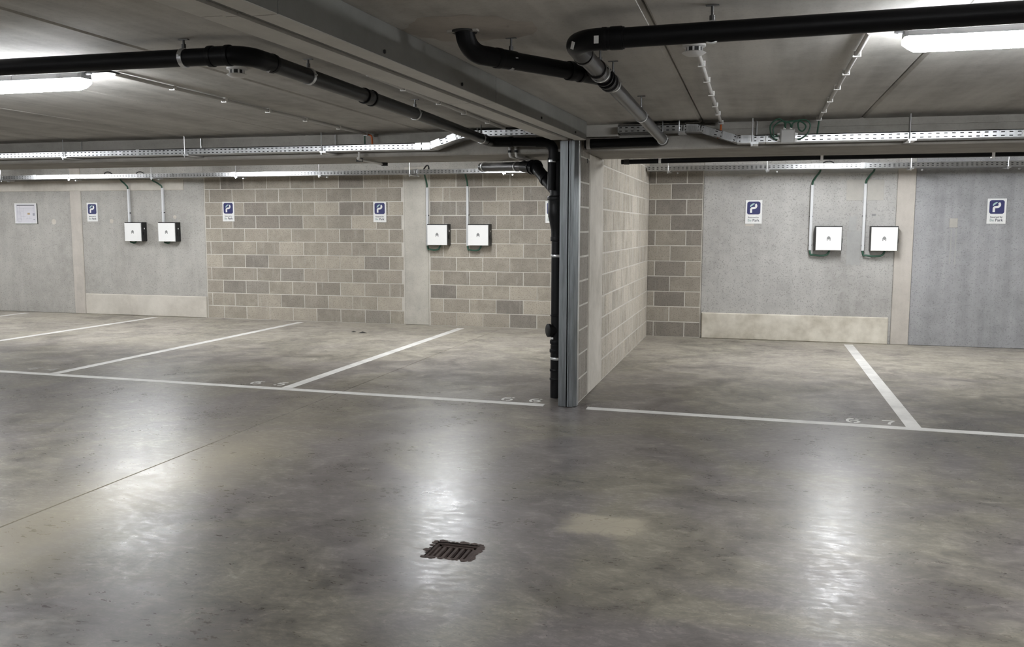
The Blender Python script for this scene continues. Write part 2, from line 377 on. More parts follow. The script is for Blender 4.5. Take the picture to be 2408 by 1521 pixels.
for i in range(1, 6):
    x = gx0 + (gx1 - gx0) * i / 6
    bb = MB(); bb.box(x - .0065, x + .0065, gy0 + .012, gy1 - .012, -.026, -.011); obj('grate_bar', bb, 'iron', g)
ch = MB()
random.seed(3)
for k in range(46):       # broken concrete edge round the frame
    s = k // 12 % 4; q = (k % 12) / 12 + random.uniform(-.03, .03); e = random.uniform(.004, .02)
    if s == 0: c = (DX0 + q * (DX1 - DX0), DY0 - e * .3)
    elif s == 1: c = (DX1 + e * .5, DY0 + q * (DY1 - DY0))
    elif s == 2: c = (DX1 - q * (DX1 - DX0), DY1 + e * .5)
    else: c = (DX0 - e * .5, DY1 - q * (DY1 - DY0))
    n = 6; a0 = random.random() * 6; vs = [(c[0] + e * math.cos(a0 + 2 * PI * i / n) * random.uniform(.7, 1.2), c[1] + e * math.sin(a0 + 2 * PI * i / n) * random.uniform(.7, 1.2), .0011) for i in range(n)]
    ch.add(vs + [(c[0], c[1], .0026)], [(i, (i + 1) % n, n) for i in range(n)])
o = obj('mortar_edge', ch, 'iron', g); o['label'] = 'ragged dark edge broken into the concrete round the frame'
# litter
def litter(name, lab, x, y, s, m, cat='litter'):
    b = MB(); n = 7; random.seed(int(x * 100))
    rim = [(x + s * math.cos(2 * PI * i / n) * random.uniform(.6, 1.2), y + .4 * s * math.sin(2 * PI * i / n) * random.uniform(.6, 1.2), random.uniform(.001, .006)) for i in range(n)]
    b.add(rim + [(x, y, .012 * s / .05 + .004), (x, y, .0005)], [(i, (i + 1) % n, n) for i in range(n)] + [((i + 1) % n, i, n + 1) for i in range(n)])
    return tag(obj(name, b, m), lab, cat)
litter('dry_leaf', 'dark dry leaf on the floor before the block wall, the larger of a pair', -5.10, 10.95, .07, 'debris', 'leaf')
litter('dry_leaf', 'small dark leaf just left of a larger one before the block wall', -5.27, 11.02, .04, 'debris', 'leaf')
litter('paper_scrap', 'tiny pale scrap on bay floor, nearer the back wall', -4.79, 9.26, .025, 'crumb')
litter('paper_scrap', 'tiny pale scrap on bay floor, nearer the front line', -4.56, 8.57, .03, 'crumb')

# ------------------------------------------------------------------ CEILING slabs
cb = MB(); cb.box(XL, XR, YF, 7.35, ZC + .19, ZC + .25); cb.box(XL, XR, 7.35, 12.6, ZR + .19, ZR + .25)
ceiling = struct(obj('ceiling', cb, 'soffit'), 'dark concrete ceiling of long precast slabs with open joints', 'ceiling')
PIT = 1.165; X0 = -.425
def slab_mesh(L):
    b = MB(); w = PIT / 2 - .004; c = .014
    poly = [(-w, .19), (-w, c), (-w + c, 0), (w - c, 0), (w, c), (w, .19)]
    b.prism(poly, 0, L); return mesh('ceiling_slab', b, 'soffit')
sm_a, sm_b = slab_mesh(7.33 - YF), slab_mesh(12.6 - 8.0)
i = 0
k0 = math.floor((XL - X0) / PIT); k1 = math.ceil((XR - X0) / PIT)
for k in range(k0 + 1, k1 - 1):
    x = X0 + (k + .5) * PIT
    obj('ceiling_slab', sm_a, None, ceiling, loc=(x, YF, ZC)).parent = ceiling
    obj('ceiling_slab', sm_b, None, ceiling, loc=(x, 8.0, ZR))
# filler ring round the pipe that comes through the ceiling
fl = MB(); n = 28; rim = []; top = []
random.seed(5)
for q in range(n):
    a = 2 * PI * q / n; rr = .24 * random.uniform(.9, 1.1)
    rim.append((-1.17 + 1.15 * rr * math.cos(a), 3.57 + rr * math.sin(a), ZC - .0006)); top.append((-1.17 + .10 * math.cos(a), 3.57 + .08 * math.sin(a), ZC - .006))
fl.add(rim + top, [(q, q + n, (q + 1) % n + n, (q + 1) % n) for q in range(n)] + [tuple(range(n, 2 * n))])
o = obj('filler_patch', fl, M['strip'], ceiling); o['label'] = 'brownish filled patch round the pipe hole'

# ------------------------------------------------------------------ BEAMS across the aisle side of the bays
def beam(name, x0, x1, yf, lab):
    b = MB(); yb = 8.06; z0 = 2.05
    poly = [(yf, z0 + .012), (yf + .012, z0), (yb - .012, z0), (yb, z0 + .012), (yb, ZR + .19), (yf + .2, ZR + .19), (yf + .2, ZC + .2), (yf, ZC + .2)]
    n = len(poly); vs = [(x0, y, z) for y, z in poly] + [(x1, y, z) for y, z in poly]
    b.add(vs, [tuple(range(n - 1, -1, -1)), tuple(range(n, 2 * n))] + [(i, (i + 1) % n, (i + 1) % n + n, i + n) for i in range(n)])
    return struct(obj(name, b, 'beam'), lab, 'beam')
trim1 = beam('trim_1', XL, -1.50, 7.31, 'grey concrete cross beam left of the steel post')
trim2 = beam('trim_2', -1.36, XR, 7.16, 'grey concrete cross beam right of the steel post')
rb = MB(); rb.box(-.32, XR, 7.145, 7.162, 2.196, 2.212); obj('ledge', rb, 'beam', trim2)
pt = MB(); pt.cbox(-1.335, -1.07, 7.07, 7.165, 2.152, ZC - .001, .004); o = obj('plaster_block', pt, 'patch', trim2); o['label'] = 'pale plaster block at the beam end'

# ------------------------------------------------------------------ WALLS
J = .010
block_cache = {}
def block(L, H, m, axis, parent, loc):
    key = (round(L, 3), round(H, 3), m, axis)
    if key not in block_cache:
        b = MB()
        if axis == 'x': b.cbox(0, L, 0, .06, 0, H, .004)
        else: b.cbox(-.06, 0, 0, L, 0, H, .004, '+x')
        block_cache[key] = mesh('block', b, m)
    o = bpy.data.objects.new('block', block_cache[key]); COL.objects.link(o); o.parent = parent; o.location = loc
    return o
def courses(parent, u0, u1, joint, z0, n, mfun, axis, face, hcourse=.2):
    # running bond between u0 and u1; 'joint' is the position of one vertical joint in course 0
    for c in range(n):
        j0 = joint + (.2 if c % 2 else 0); a = u0
        k = math.ceil((u0 - j0) / .4 + 1e-6); cuts = []
        while j0 + k * .4 < u1 - 1e-6: cuts.append(j0 + k * .4); k += 1
        for e in cuts + [u1]:
            l0 = a + (J / 2 if a != u0 else 0); l1 = e - (J / 2 if e != u1 else 0)
            if l1 - l0 > .03:
                jit = random.uniform(-.0015, .001); zb = z0 + c * hcourse + J / 2
                if axis == 'x': block(l1 - l0, hcourse - J, mfun(c, a), axis, parent, (l0, face + jit, zb))
                else: block(l1 - l0, hcourse - J, mfun(c, a), axis, parent, (face + jit, l0, zb))
            a = e
random.seed(11)
YW = 12.10
wb = MB(); wb.box(XL, -1.50, YW + .0025, YW + .3, 0, ZR + .2)
wall_l = struct(obj('wall_back', wb, 'mortar'), 'back wall of the left bays: cast concrete and grey-brown blockwork', 'wall')
def wpart(par, name, x0, x1, y0, y1, z0, z1, m, lab=None, c=.006):
    b = MB(); b.cbox(x0, x1, y0, y1, z0, z1, c); o = obj(name, b, m, par)
    if lab: o['label'] = lab
    return o
wpart(wall_l, 'concrete_panel', XL, -10.78, YW - .004, YW + .02, 0, ZR, 'wall')
wpart(wall_l, 'concrete_panel', -10.565, -8.285, YW - .004, YW + .02, 0, ZR, 'wall')
wpart(wall_l, 'filler_strip', -10.78, -10.565, YW - .014, YW + .02, 0, ZR, 'strip', 'pale vertical strip between concrete panels')
wpart(wall_l, 'top_band', -14.5, -8.64, YW - .02, YW - .003, 1.995, 2.165, 'render', 'pale rendered band under the tray')
wpart(wall_l, 'plinth', -10.55, -8.285, YW - .035, YW, 0, .335, 'render', 'pale rendered plinth', .01)
wpart(wall_l, 'pillar', -4.945, -4.572, YW - .012, YW + .02, 0, 2.30, 'pillar', 'pale concrete pillar between block panels', .008)
wpart(wall_l, 'top_lintel', -8.285, -1.50, YW - .003, YW + .02, 2.22, ZR, 'wall', 'plain concrete strip above the blocks')
mf = lambda c, a: random.choice(['block', 'block', 'block', 'block', 'block_b', 'block_d', 'block_g']) if c > 6 else random.choice(['block', 'block', 'block', 'block_b', 'block_b', 'block_g'])
courses(wall_l, -8.27, -4.965, -6.39, 0, 11, mf, 'x', YW)
courses(wall_l, -4.555, -1.51, -3.75, 0, 11, mf, 'x', YW)
for (x, z, s) in ((-10.0, 1.51, .04), (-8.82, 1.575, .035), (-11.12, 1.50, .05)):
    b = MB(); n = 14; b.add([(x + s * math.cos(2 * PI * i / n), YW - .0035, z + s * math.sin(2 * PI * i / n)) for i in range(n)] + [(x, YW - .009, z)], [(i, (i + 1) % n, n) for i in range(n)])
    obj('filled_hole', b, 'render', wall_l)

YR = 11.75
wb = MB(); wb.box(-1.36, XR, YR + .0025, YR + .3, 0, ZR + .2)
wall_r = struct(obj('wall_back_right', wb, 'mortar'), 'back wall of the right bays: narrow block pier and cast concrete', 'wall')
courses(wall_r, -1.36, -.672, -1.27, 0, 11, lambda c, a: random.choice(['block_d', 'block_d', 'block']), 'x', YR)
wpart(wall_r, 'top_lintel', -1.36, -.66, YR - .002, YR + .02, 2.21, ZR, 'wall')
wpart(wall_r, 'concrete_panel', -.66, 1.655, YR - .006, YR + .02, 0, ZR, 'wall_r')
wpart(wall_r, 'concrete_panel', 1.86, XR, YR - .004, YR + .02, 0, ZR, 'wall_bl')
wpart(wall_r, 'filler_strip', 1.655, 1.86, YR - .016, YR + .02, 0, 2.16, 'strip', 'pale beige vertical strip between concrete panels')
wpart(wall_r, 'filler_strip', 1.655, 1.86, YR - .005, YR + .02, 2.16, ZR, 'wall_r')
wpart(wall_r, 'plinth', -.645, 1.62, YR - .035, YR, 0, .335, 'render_blotchy', 'pale blotchy rendered plinth', .01)
wpart(wall_r, 'top_band', -.45, 1.65, YR - .014, YR - .004, 2.105, 2.17, 'patch_g', 'thin concrete lip under the tray')
wpart(wall_r, 'filler_patch', 1.07, 1.30, YR - .010, YR - .005, 1.775, 2.03, 'patch', 'pale square filler patch', .001)
wpart(wall_r, 'filler_patch', 1.305, 1.50, YR - .0095, YR - .005, 1.775, 2.03, 'patch', 'pale square filler patch', .001)
wpart(wall_r, 'filler_patch', 1.115, 1.205, YR - .009, YR - .005, 1.40, 1.58, 'patch_g', None, .001)
wpart(wall_r, 'filler_patch', 1.10, 1.26, YR - .009, YR - .005, .98, 1.395, 'patch_g', None, .001)
wpart(wall_r, 'tape_scrap', 1.375, 1.42, YR - .008, YR - .005, 1.585, 1.61, 'emblem', None, .001)
wpart(wall_r, 'blank_plate', 2.255, 2.345, YR - .010, YR - .003, 1.445, 1.555, 'patch', 'small pale blank plate on the bluish concrete', .002)
wpart(wall_r, 'filler_patch', -.13, -.02, YR - .008, YR - .005, 1.455, 1.485, 'strip', None, .001)
for i in range(2):
    x = 2.275 + i * .055; wpart(wall_r, 'chase', x, x + .012, YR - .006, YR - .003, 1.0, 1.43, 'patch_g', None, .001)

# partition between left and right bays
PX = -1.36
pb = MB(); pb.box(-1.50, PX - .0025, 6.95, 12.1, 0, ZR + .1)
part_w = struct(obj('wall_partition', pb, 'mortar'), 'block partition wall ending at the steel post, with a pale concrete pier', 'wall')
random.seed(21)
courses(part_w, 6.95, 7.42, 7.13, 0, 11, lambda c, a: 'block_g', 'y', PX)
courses(part_w, 8.10, 11.75, 8.16, 0, 12, lambda c, a: 'block_p', 'y', PX)
b = MB(); b.cbox(-1.50, PX + .008, 7.425, 8.095, 0, 2.052, .01, '+x'); o = obj('pier', b, 'render', part_w); o['label'] = 'pale smooth concrete pier under the cross beam'
b = MB(); b.box(-1.4, PX + .004, 7.30, 7.335, 1.965, 2.0); obj('black_tag', b, 'black', part_w)
# unseen sides of the room
b = MB(); b.box(XL - .2, XL, YF, 12.6, 0, ZR + .2); struct(obj('wall_left', b, 'dark_room'), 'plain concrete side wall far to the left', 'wall')
b = MB(); b.box(XR, XR + .2, YF, 12.6, 0, ZR + .2); struct(obj('wall_right', b, 'dark_room'), 'plain concrete side wall far to the right', 'wall')
b = MB(); b.box(XL, XR, YF - .2, YF, 0, ZR + .2); struct(obj('wall_front', b, 'dark_room'), 'plain concrete wall across the aisle', 'wall')

# ------------------------------------------------------------------ STEEL DOOR TRACK over the aisle and its guide post
tr = thing('door_track', 'grey steel fire-door track casing running along the ceiling to the post', 'door track', (-1.45, 6.86, 2.11))
def tx(y, x_end):       # skewed run: the casing drifts left towards the camera
    return x_end - .0470 * (6.86 - y)
ZB = 2.112
secs = [(6.86, 4.72), (4.714, 2.60), (2.594, .2), (.194, -2.2), (-2.206, -4.6)]
for (ya, yb) in secs:
    def sw(poly, m, name, par=tr):
        bb = MB(); bb.sweep(poly, (tx(ya, 0), ya, 0), (tx(yb, 0), yb, 0)); return obj(name, bb, m, par)
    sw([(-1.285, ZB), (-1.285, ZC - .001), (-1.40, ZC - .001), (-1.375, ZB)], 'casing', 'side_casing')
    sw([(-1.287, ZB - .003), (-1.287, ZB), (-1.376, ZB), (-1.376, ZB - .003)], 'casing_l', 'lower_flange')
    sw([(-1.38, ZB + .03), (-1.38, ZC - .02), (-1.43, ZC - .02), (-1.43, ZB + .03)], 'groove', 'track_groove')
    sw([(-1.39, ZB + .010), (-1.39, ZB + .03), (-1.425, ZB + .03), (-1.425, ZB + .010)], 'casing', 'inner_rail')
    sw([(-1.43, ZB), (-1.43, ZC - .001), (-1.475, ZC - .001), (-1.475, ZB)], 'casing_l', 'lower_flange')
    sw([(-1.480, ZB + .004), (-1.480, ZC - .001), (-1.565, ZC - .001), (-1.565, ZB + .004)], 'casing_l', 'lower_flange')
for y in (2.3, 3.35, 4.2, 5.6, 6.5):
    bb = MB(); bb.tube([(tx(y, -1.284), y, ZB + .02), (tx(y, -1.278), y, ZB + .02)], .008, 8); obj('bolt', bb, 'groove', tr)
gp = thing('guide_post', 'upright galvanised steel door guide post at the end of the partition', 'post', (-1.42, 6.88, 0))
ZT = ZB - .004
b = MB(); b.prism([(-1.494, .004), (-1.494, ZT), (-1.482, ZT), (-1.482, .004)], 6.872, 6.95); b.prism([(-1.480, .004), (-1.480, ZT), (-1.440, ZT), (-1.440, .004)], 6.862, 6.95)
b.prism([(-1.438, .004), (-1.438, ZT), (-1.427, ZT), (-1.427, .004)], 6.85, 6.95); obj('channel', b, 'galv_post', gp)
b = MB(); b.prism([(-1.426, .004), (-1.426, ZT), (-1.418, ZT), (-1.418, .004)], 6.90, 6.95); obj('slot', b, 'groove', gp)
b = MB(); b.prism([(-1.417, .004), (-1.417, ZT), (-1.406, ZT), (-1.406, .004)], 6.846, 6.95); b.prism([(-1.4055, .004), (-1.4055, ZT), (-1.376, ZT), (-1.376, .004)], 6.852, 6.95); obj('channel', b, 'galv_post', gp)
b = MB(); b.add([(-1.3755, 6.852, .004), (-1.349, 6.90, .004), (-1.349, 6.955, .004), (-1.3755, 6.955, .004), (-1.3755, 6.852, ZT), (-1.349, 6.90, ZT), (-1.349, 6.955, ZT), (-1.3755, 6.955, ZT)],
              [(0, 3, 2, 1), (4, 5, 6, 7), (0, 1, 5, 4), (1, 2, 6, 5), (2, 3, 7, 6), (3, 0, 4, 7)]); obj('edge_plate', b, 'galv_post', gp)
b = MB(); b.box(-1.352, -1.346, 6.90, 6.958, .004, ZT); obj('edge_strip', b, 'galv', gp)
b = MB(); b.box(-1.49, -1.352, 6.866, 6.95, 0, .005); obj('base_seal', b, 'groove', gp)

# ------------------------------------------------------------------ PIPES
def hanger(par, x, y, zc, r, plate=True, ring=(0, 1, 0)):
    b = MB(); b.tube([(x, y, zc + r), (x, y, ZC - .004)], .005, 8); 
    if plate: b.box(x - .024, x + .024, y - .008, y + .008, ZC - .004, ZC - .0005)
    b.tube([(x, y, zc + r), (x, y, zc + r + .022)], .010, 8)
    rod = obj('hanger_rod', b, 'zinc', par)
    d = Vector(ring).normalized(); c = Vector((x, y, zc)); bb = MB()
    bb.tube([c - d * .011, c - d * .0105, c + d * .0105, c + d * .011], [r, r + .0035, r + .0035, r], 24, cap=False)
    s = d.cross(Vector((0, 0, 1)))
    for q in (-1, 1):
        a = c + s * q * (r + .004); bb.box(a.x - .006, a.x + .006, a.y - .006, a.y + .006, zc + .002, zc + .007)
    obj('pipe_clip', bb, 'galv', rod, smooth=True)
def run(par, name, path, r, m='hdpe'):
    b = MB(); b.tube(path, r, 24); return obj(name, b, m, par, smooth=True)
def collar(par, p, d, r, R, L, m='hdpe', name='coupling'):
    b = MB(); b.collar(p, d, r, R, L); return obj(name, b, m, par, smooth=True)
RP = .0375
# right-hand run
p1 = thing('drain_pipe', 'black waste pipe hung under the right-hand ceiling, turning back at an elbow', 'pipe', (-.70, 3.42, 2.15))
run(p1, 'pipe', [(-.52, 3.42, 2.150), (1.3, 3.42, 2.170), (6.5, 3.42, 2.20)], RP)
el = fillet([(-.50, 3.42, 2.150), (-.700, 3.42, 2.149), (-.708, 3.66, 2.148)], .115, 12)
run(p1, 'elbow', el, RP + .004)
collar(p1, (-.53, 3.42, 2.150), (1, 0, 0), RP, RP + .0065, .05); collar(p1, (-.575, 3.42, 2.150), (1, 0, 0), RP, RP + .006, .02)
run(p1, 'pipe', [(-.708, 3.64, 2.148), (-.71, 5.6, 2.128), (-.71, 6.99, 2.108)], RP - .001, 'hdpe_g')
b = MB(); b.tube(fillet([(-.71, 6.95, 2.1085), (-.71, 7.09, 2.106), (-.86, 7.09, 2.105)], .06, 8), RP, 20); obj('elbow', b, 'hdpe', p1, smooth=True)
run(p1, 'pipe', [(-.84, 7.09, 2.105), (-1.34, 7.09, 2.100)], RP)
collar(p1, (-1.31, 7.09, 2.1), (1, 0, 0), RP, RP + .005, .03, 'pvc_c')
for y, L, dR in ((3.70, .04, .006), (4.03, .05, .007), (4.27, .022, .010), (4.31, .022, .006), (4.37, .03, .010), (4.20, .02, .009)):
    collar(p1, (-.709, y, 2.147 - (y - 3.7) * .012), (0, 1, -.01), RP, RP + dR, L, 'hdpe' if L < .03 else 'hdpe_g')
hanger(p1, -.178, 3.42, 2.153, RP); hanger(p1, -.709, 4.10, 2.144, RP + .006, False); hanger(p1, -.70, 4.42, 2.141, RP); hanger(p1, -.71, 5.62, 2.128, RP); hanger(p1, -.71, 6.93, 2.109, RP, False)
for q, (pp, d) in enumerate((((-.60, 3.42 - RP - .0052, 2.14), 0), ((-.699, 3.4215, 2.132), .7))):
    b = MB(); b.box(-.009, .009, -.001, .001, -.014, .014); o = obj('label_sticker', b, 'white', p1, loc=(pp[0] + .70, pp[1] - 3.42, pp[2] - 2.15)); o.rotation_euler = (0, d * .5, -d)
# branch from the ceiling hole
p2 = thing('drain_pipe', 'short black waste pipe dropping from the ceiling hole and joining the right-hand run', 'pipe', (-1.18, 3.6, 2.2))
run(p2, 'elbow', fillet([(-1.187, 3.575, 2.255), (-1.18, 3.60, 2.160), (-1.03, 3.79, 2.154)], .095, 12), RP + .003)
run(p2, 'pipe', [(-1.09, 3.715, 2.1565), (-.80, 4.10, 2.146)], RP)
run(p2, 'wye_branch', [(-.83, 4.06, 2.147), (-.76, 4.16, 2.145), (-.715, 4.26, 2.143)], [RP + .004, RP + .004, RP])
collar(p2, (-1.085, 3.722, 2.156), (.6, .8, 0), RP, RP + .006, .03); collar(p2, (-.835, 4.055, 2.147), (.6, .8, 0), RP, RP + .006, .04); collar(p2, (-.80, 4.10, 2.146), (.6, .8, 0), RP, RP + .007, .02)
hanger(p2, -1.042, 3.778, 2.154, RP, True, (.6, .8, 0))
collar(p2, (-1.187, 3.575, ZC - .008), (0, 0, 1), RP, RP + .016, .012, 'groove', 'hole_shade')  # dark ring: shade of the open ceiling hole put into the colour
for dx, dy in ((-.052, -.02), (.05, -.018)):
    b = MB(); b.cbox(-1.187 + dx - .016, -1.187 + dx + .016, 3.575 + dy - .012, 3.575 + dy + .012, ZC - .014, ZC - .001, .004); obj('collar_tab', b, 'patch', p2)
# left-hand run
p3 = thing('drain_pipe', 'black waste pipe hung under the left-hand ceiling, bending back towards the stack', 'pipe', (-2.2, 3.45, 2.17))
run(p3, 'pipe', [(-9.0, 3.45, 2.20), (-3.4, 3.45, 2.173), (-2.22, 3.45, 2.170)], RP)
run(p3, 'elbow', fillet([(-2.30, 3.45, 2.1705), (-2.135, 3.45, 2.170), (-2.13, 3.66, 2.170)], .10, 10), RP + .004)
for x, R in ((-2.30, .008), (-2.275, .004), (-2.215, .008)): collar(p3, (x, 3.45, 2.1705), (1, 0, 0), RP, RP + R, .024)
run(p3, 'pipe', [(-2.13, 3.62, 2.170), (-2.13, 5.4, 2.160), (-2.13, 7.0, 2.136)], RP, 'hdpe_p')
collar(p3, (-2.13, 3.66, 2.17), (0, 1, 0), RP, RP + .006, .03); collar(p3, (-2.13, 4.68, 2.164), (0, 1, 0), RP, RP + .005, .09, 'hdpe_p'); collar(p3, (-2.13, 4.735, 2.164), (0, 1, 0), RP, RP + .009, .025); collar(p3, (-2.13, 4.64, 2.164), (0, 1, 0), RP, RP + .007, .018)
b = MB(); b.box(-.006, .006, -.0008, .0008, -.022, .022); o = obj('label_sticker', b, 'white', p3, loc=(.085, .165, -.028)); o.rotation_euler = (0, .5, .4)
hanger(p3, -2.437, 3.45, 2.170, RP, True, (1, 0, 0)); hanger(p3, -2.13, 4.0, 2.168, RP); hanger(p3, -2.13, 5.41, 2.160, RP); hanger(p3, -2.13, 6.83, 2.139, RP, False)
run(p3, 'elbow', fillet([(-2.13, 6.95, 2.137), (-2.13, 7.11, 2.134), (-1.95, 7.11, 2.132)], .07, 8), RP + .003)
run(p3, 'pipe', [(-1.98, 7.11, 2.132), (-1.70, 7.13, 2.126)], RP)
collar(p3, (-1.96, 7.11, 2.132), (1, 0, 0), RP, RP + .006, .04)
run(p3, 'elbow', fillet([(-1.75, 7.125, 2.127), (-1.612, 7.14, 2.124), (-1.612, 7.16, 1.98)], .075, 10), RP + .003)
# soil stack beside the post
SX, SY = -1.590, 7.235
st = thing('soil_stack', 'black soil stack standing behind the steel post, tapered near the top', 'pipe', (SX, SY, 0))
run(st, 'pipe', [(SX, SY, .0), (SX, SY, .45)], .052); run(st, 'pipe', [(SX, SY, .45), (SX, SY, 1.39)], .050)
b = MB(); b.tube([(SX, SY, 1.33), (SX, SY, 1.39), (SX, SY, 1.42), (SX, SY, 1.53), (SX, SY, 1.56), (SX, SY, 1.69), (SX, SY, 1.695)], [.054, .054, .056, .080, .082, .082, .078], 28); obj('reducer', b, 'hdpe', st, smooth=True)
run(st, 'pipe', [(SX, SY, 1.69), (SX, SY, 2.05)], .066)
for z, R, L in ((1.34, .059, .04), (1.675, .088, .03), (.06 + .10, .058, .02), (.235, .058, .02), (.40, .060, .03), (.475, .058, .03), (.70, .056, .012)):
    collar(st, (SX, SY, z), (0, 0, 1), .05 if R < .07 else .08, R, L)
dv = Vector((-.80, -.60, 0)); c0 = Vector((SX, SY, .575))
b = MB(); b.tube([c0, c0 + dv * .06, c0 + dv * .063, c0 + dv * .082, c0 + dv * .085], [.048, .048, .056, .056, .050], 24); obj('inspection_cap', b, 'hdpe', st, smooth=True)
for z in (.335, 1.20): collar(st, (SX, SY, z), (0, 0, 1), .05, .056, .022, 'galv', 'pipe_clip')
for z in (.51,): 
    b = MB(); b.box(-.012, .012, -.001, .001, -.008, .008); obj('label_sticker', b, 'white', st, loc=(-.03, -.0535, z))
run(st, 'pipe', [(-1.628, 7.15, 2.0), (-1.628, 7.15, 1.74)], .030); collar(st, (-1.628, 7.15, 1.975), (0, 0, 1), .03, .035, .022, 'galv', 'pipe_clip')
b = MB(); b.tube(fillet([(-2.02, 7.75, 1.975), (-1.86, 7.55, 1.955), (-1.60, 7.27, 1.72)], .10, 8), .050, 24); obj('branch', b, 'hdpe', st, smooth=True)
for q, R in ((.0, .064), (.035, .060), (.075, .066)):
    d = Vector((.62, -.78, -.1)).normalized(); collar(st, Vector((-1.90, 7.60, 1.958)) + d * q, d, .05, R, .022)
collar(st, (-1.735, 7.42, 1.845), (.62, -.66, -.55), .05, .060, .05)
# pipes behind the beam
q = thing('water_pipe', 'black pipe behind the left beam, sloping to the stack', 'pipe', (-2.3, 8.15, 2.0))
run(q, 'pipe', fillet([(-2.60, 8.35, 2.02), (-2.42, 8.18, 2.005), (-2.0, 7.73, 1.975)], .3, 6), .042, 'hdpe_g')
for pp in ((-2.55, 8.30, 2.017), (-2.10, 7.835, 1.982)): collar(q, pp, (.65, -.72, -.05), .042, .047, .02, 'galv', 'pipe_clip')
q2 = thing('water_pipe', 'long thin black pipe under the rear of the right beam', 'pipe', (0, 8.16, 2.03))
run(q2, 'pipe', [(-1.20, 8.14, 2.030), (.55, 8.14, 2.042), (6.0, 8.14, 2.05)], .022)
for x in (-.85, .53, 1.86):
    b = MB(); b.box(x - .011, x + .011, 8.112, 8.170, 2.012, 2.068); obj('bracket', b, 'clip', q2)
collar(q2, (-1.15, 8.14, 2.03), (1, 0, 0), .022, .025, .05, 'hdpe_g')

# ------------------------------------------------------------------ CABLE TRAYS
def tray_face(b, p0, p1, y, H, pitch, duty, rows, sign=1):
    # a slotted side sheet from p0 to p1 (x,z of its lower edge)
    (xa, za), (xb, zb) = p0, p1; L = math.hypot(xb - xa, zb - za); d = ((xb - xa) / L, (zb - za) / L); nrm = (-d[1], d[0])
    def P(u, v): return (xa + d[0] * u + nrm[0] * v, y, za + d[1] * u + nrm[1] * v)
    def quad(u0, u1, v0, v1): b.add([P(u0, v0), P(u1, v0), P(u1, v1), P(u0, v1)], [(0, 1, 2, 3)])
    n = max(1, int(round(L / pitch))); pt = L / n
    for i in range(n):
        u0 = i * pt; a = u0 + pt * (1 - duty) / 2; e = a + pt * duty
        quad(u0, a, 0, H); quad(e, u0 + pt, 0, H); v = 0
        for (r0, r1) in rows: quad(a, e, v * H, r0 * H); v = r1
        quad(a, e, v * H, H)
def tray_section(par, p0, p1, y0, y1, H, pitch, duty, rows, name='tray_section'):
    b = MB(); tray_face(b, p0, p1, y0, H, pitch, duty, rows); tray_face(b, p0, p1, y1, H, pitch, duty, rows)
    (xa, za), (xb, zb) = p0, p1
    L = math.hypot(xb - xa, zb - za); n = (-(zb - za) / L, (xb - xa) / L)
    b.add([(xa, y0, za), (xb, y0, zb), (xb, y1, zb), (xa, y1, za)], [(0, 3, 2, 1)])
    for y, s in ((y0, 1), (y1, -1)):
        b.add([(xa + n[0] * H, y, za + n[1] * H), (xb + n[0] * H, y, zb + n[1] * H), (xb + n[0] * H, y + s * .010, zb + n[1] * H), (xa + n[0] * H, y + s * .010, za + n[1] * H)], [(0, 1, 2, 3)])
    sec = obj(name, b, 'galv_tray', par)
    k = MB(); ex = (xb - xa) / L * .002
    for q in range(4):
        y = y0 + .014 + q * (y1 - y0 - .03) / 3.6; r = .011 if q % 2 else .014
        k.tube([(xa + ex, y, za + r + .001), (xb - ex, y, zb + r + .001)], r, 8)
        if q < 2: k.tube([(xa + ex, y + .004, za + 3 * r), (xb - ex, y + .004, zb + 3 * r)], r * .9, 8)
    obj('cable_bundle', k, 'black', sec)
    return sec
def splice(par, p, d, y0, H, L=.10, ribs=3):
    # ribbed joint plate on the tray side
    d = Vector((d[0], 0, d[1])).normalized(); nz = Vector((-d.z, 0, d.x)); c = Vector((p[0], y0 - .003, p[1]))
    b = MB()
    def slab(u0, u1, v0, v1, t):
        vs = [c + d * u + nz * v + Vector((0, w, 0)) for w in (-t, .002) for (u, v) in ((u0, v0), (u1, v0), (u1, v1), (u0, v1))]
        b.add(vs, [(0, 1, 2, 3), (0, 4, 5, 1), (1, 5, 6, 2), (2, 6, 7, 3), (3, 7, 4, 0)])
    slab(-L / 2, L / 2, -.004, .006, .004); slab(-L / 2, L / 2, H - .006, H + .006, .004); slab(-L / 2, L / 2, .006, H - .006, .001)
    for i in range(ribs * 2):
        u = -L / 2 + L * (i + .5) / (ribs * 2); slab(u - .003, u + .003, .010, H - .010, .004)
    return obj('joint_plate', b, 'galv_tray', par)
def rods(par, xs, yr, zb, yback):
    for x in xs:
        b = MB(); b.tube([(x, yr, zb - .03), (x, yr, ZC - .001)], .0042, 8); b.tube([(x, yr, zb - .028), (x, yr, zb - .012)], .009, 6); obj('threaded_rod', b, 'galv', par)
        b = MB(); b.tube([(x + .03, yback, zb - .01), (x + .03, yback, ZC - .001)], .0042, 8); obj('threaded_rod', b, 'galv', par)
        b = MB(); b.box(x - .012, x + .045, yr - .012, yback + .012, zb - .014, zb - .001); obj('tray_bracket', b, 'galv', par)
ROWS = [(.14, .30), (.70, .86)]
HT = .046
tl = thing('cable_tray', 'perforated galvanised cable tray along the left beam, stepping up near the pipes', 'cable tray', (-4.5, 7.16, 2.09))
y0, y1 = 7.09, 7.27
lo, hi = 2.088, 2.184
for a, e in ((-11.5, -8.5), (-8.496, -5.54), (-5.536, -2.80)): tray_section(tl, (a, lo), (e, lo), y0, y1, HT, .043, .46, ROWS)
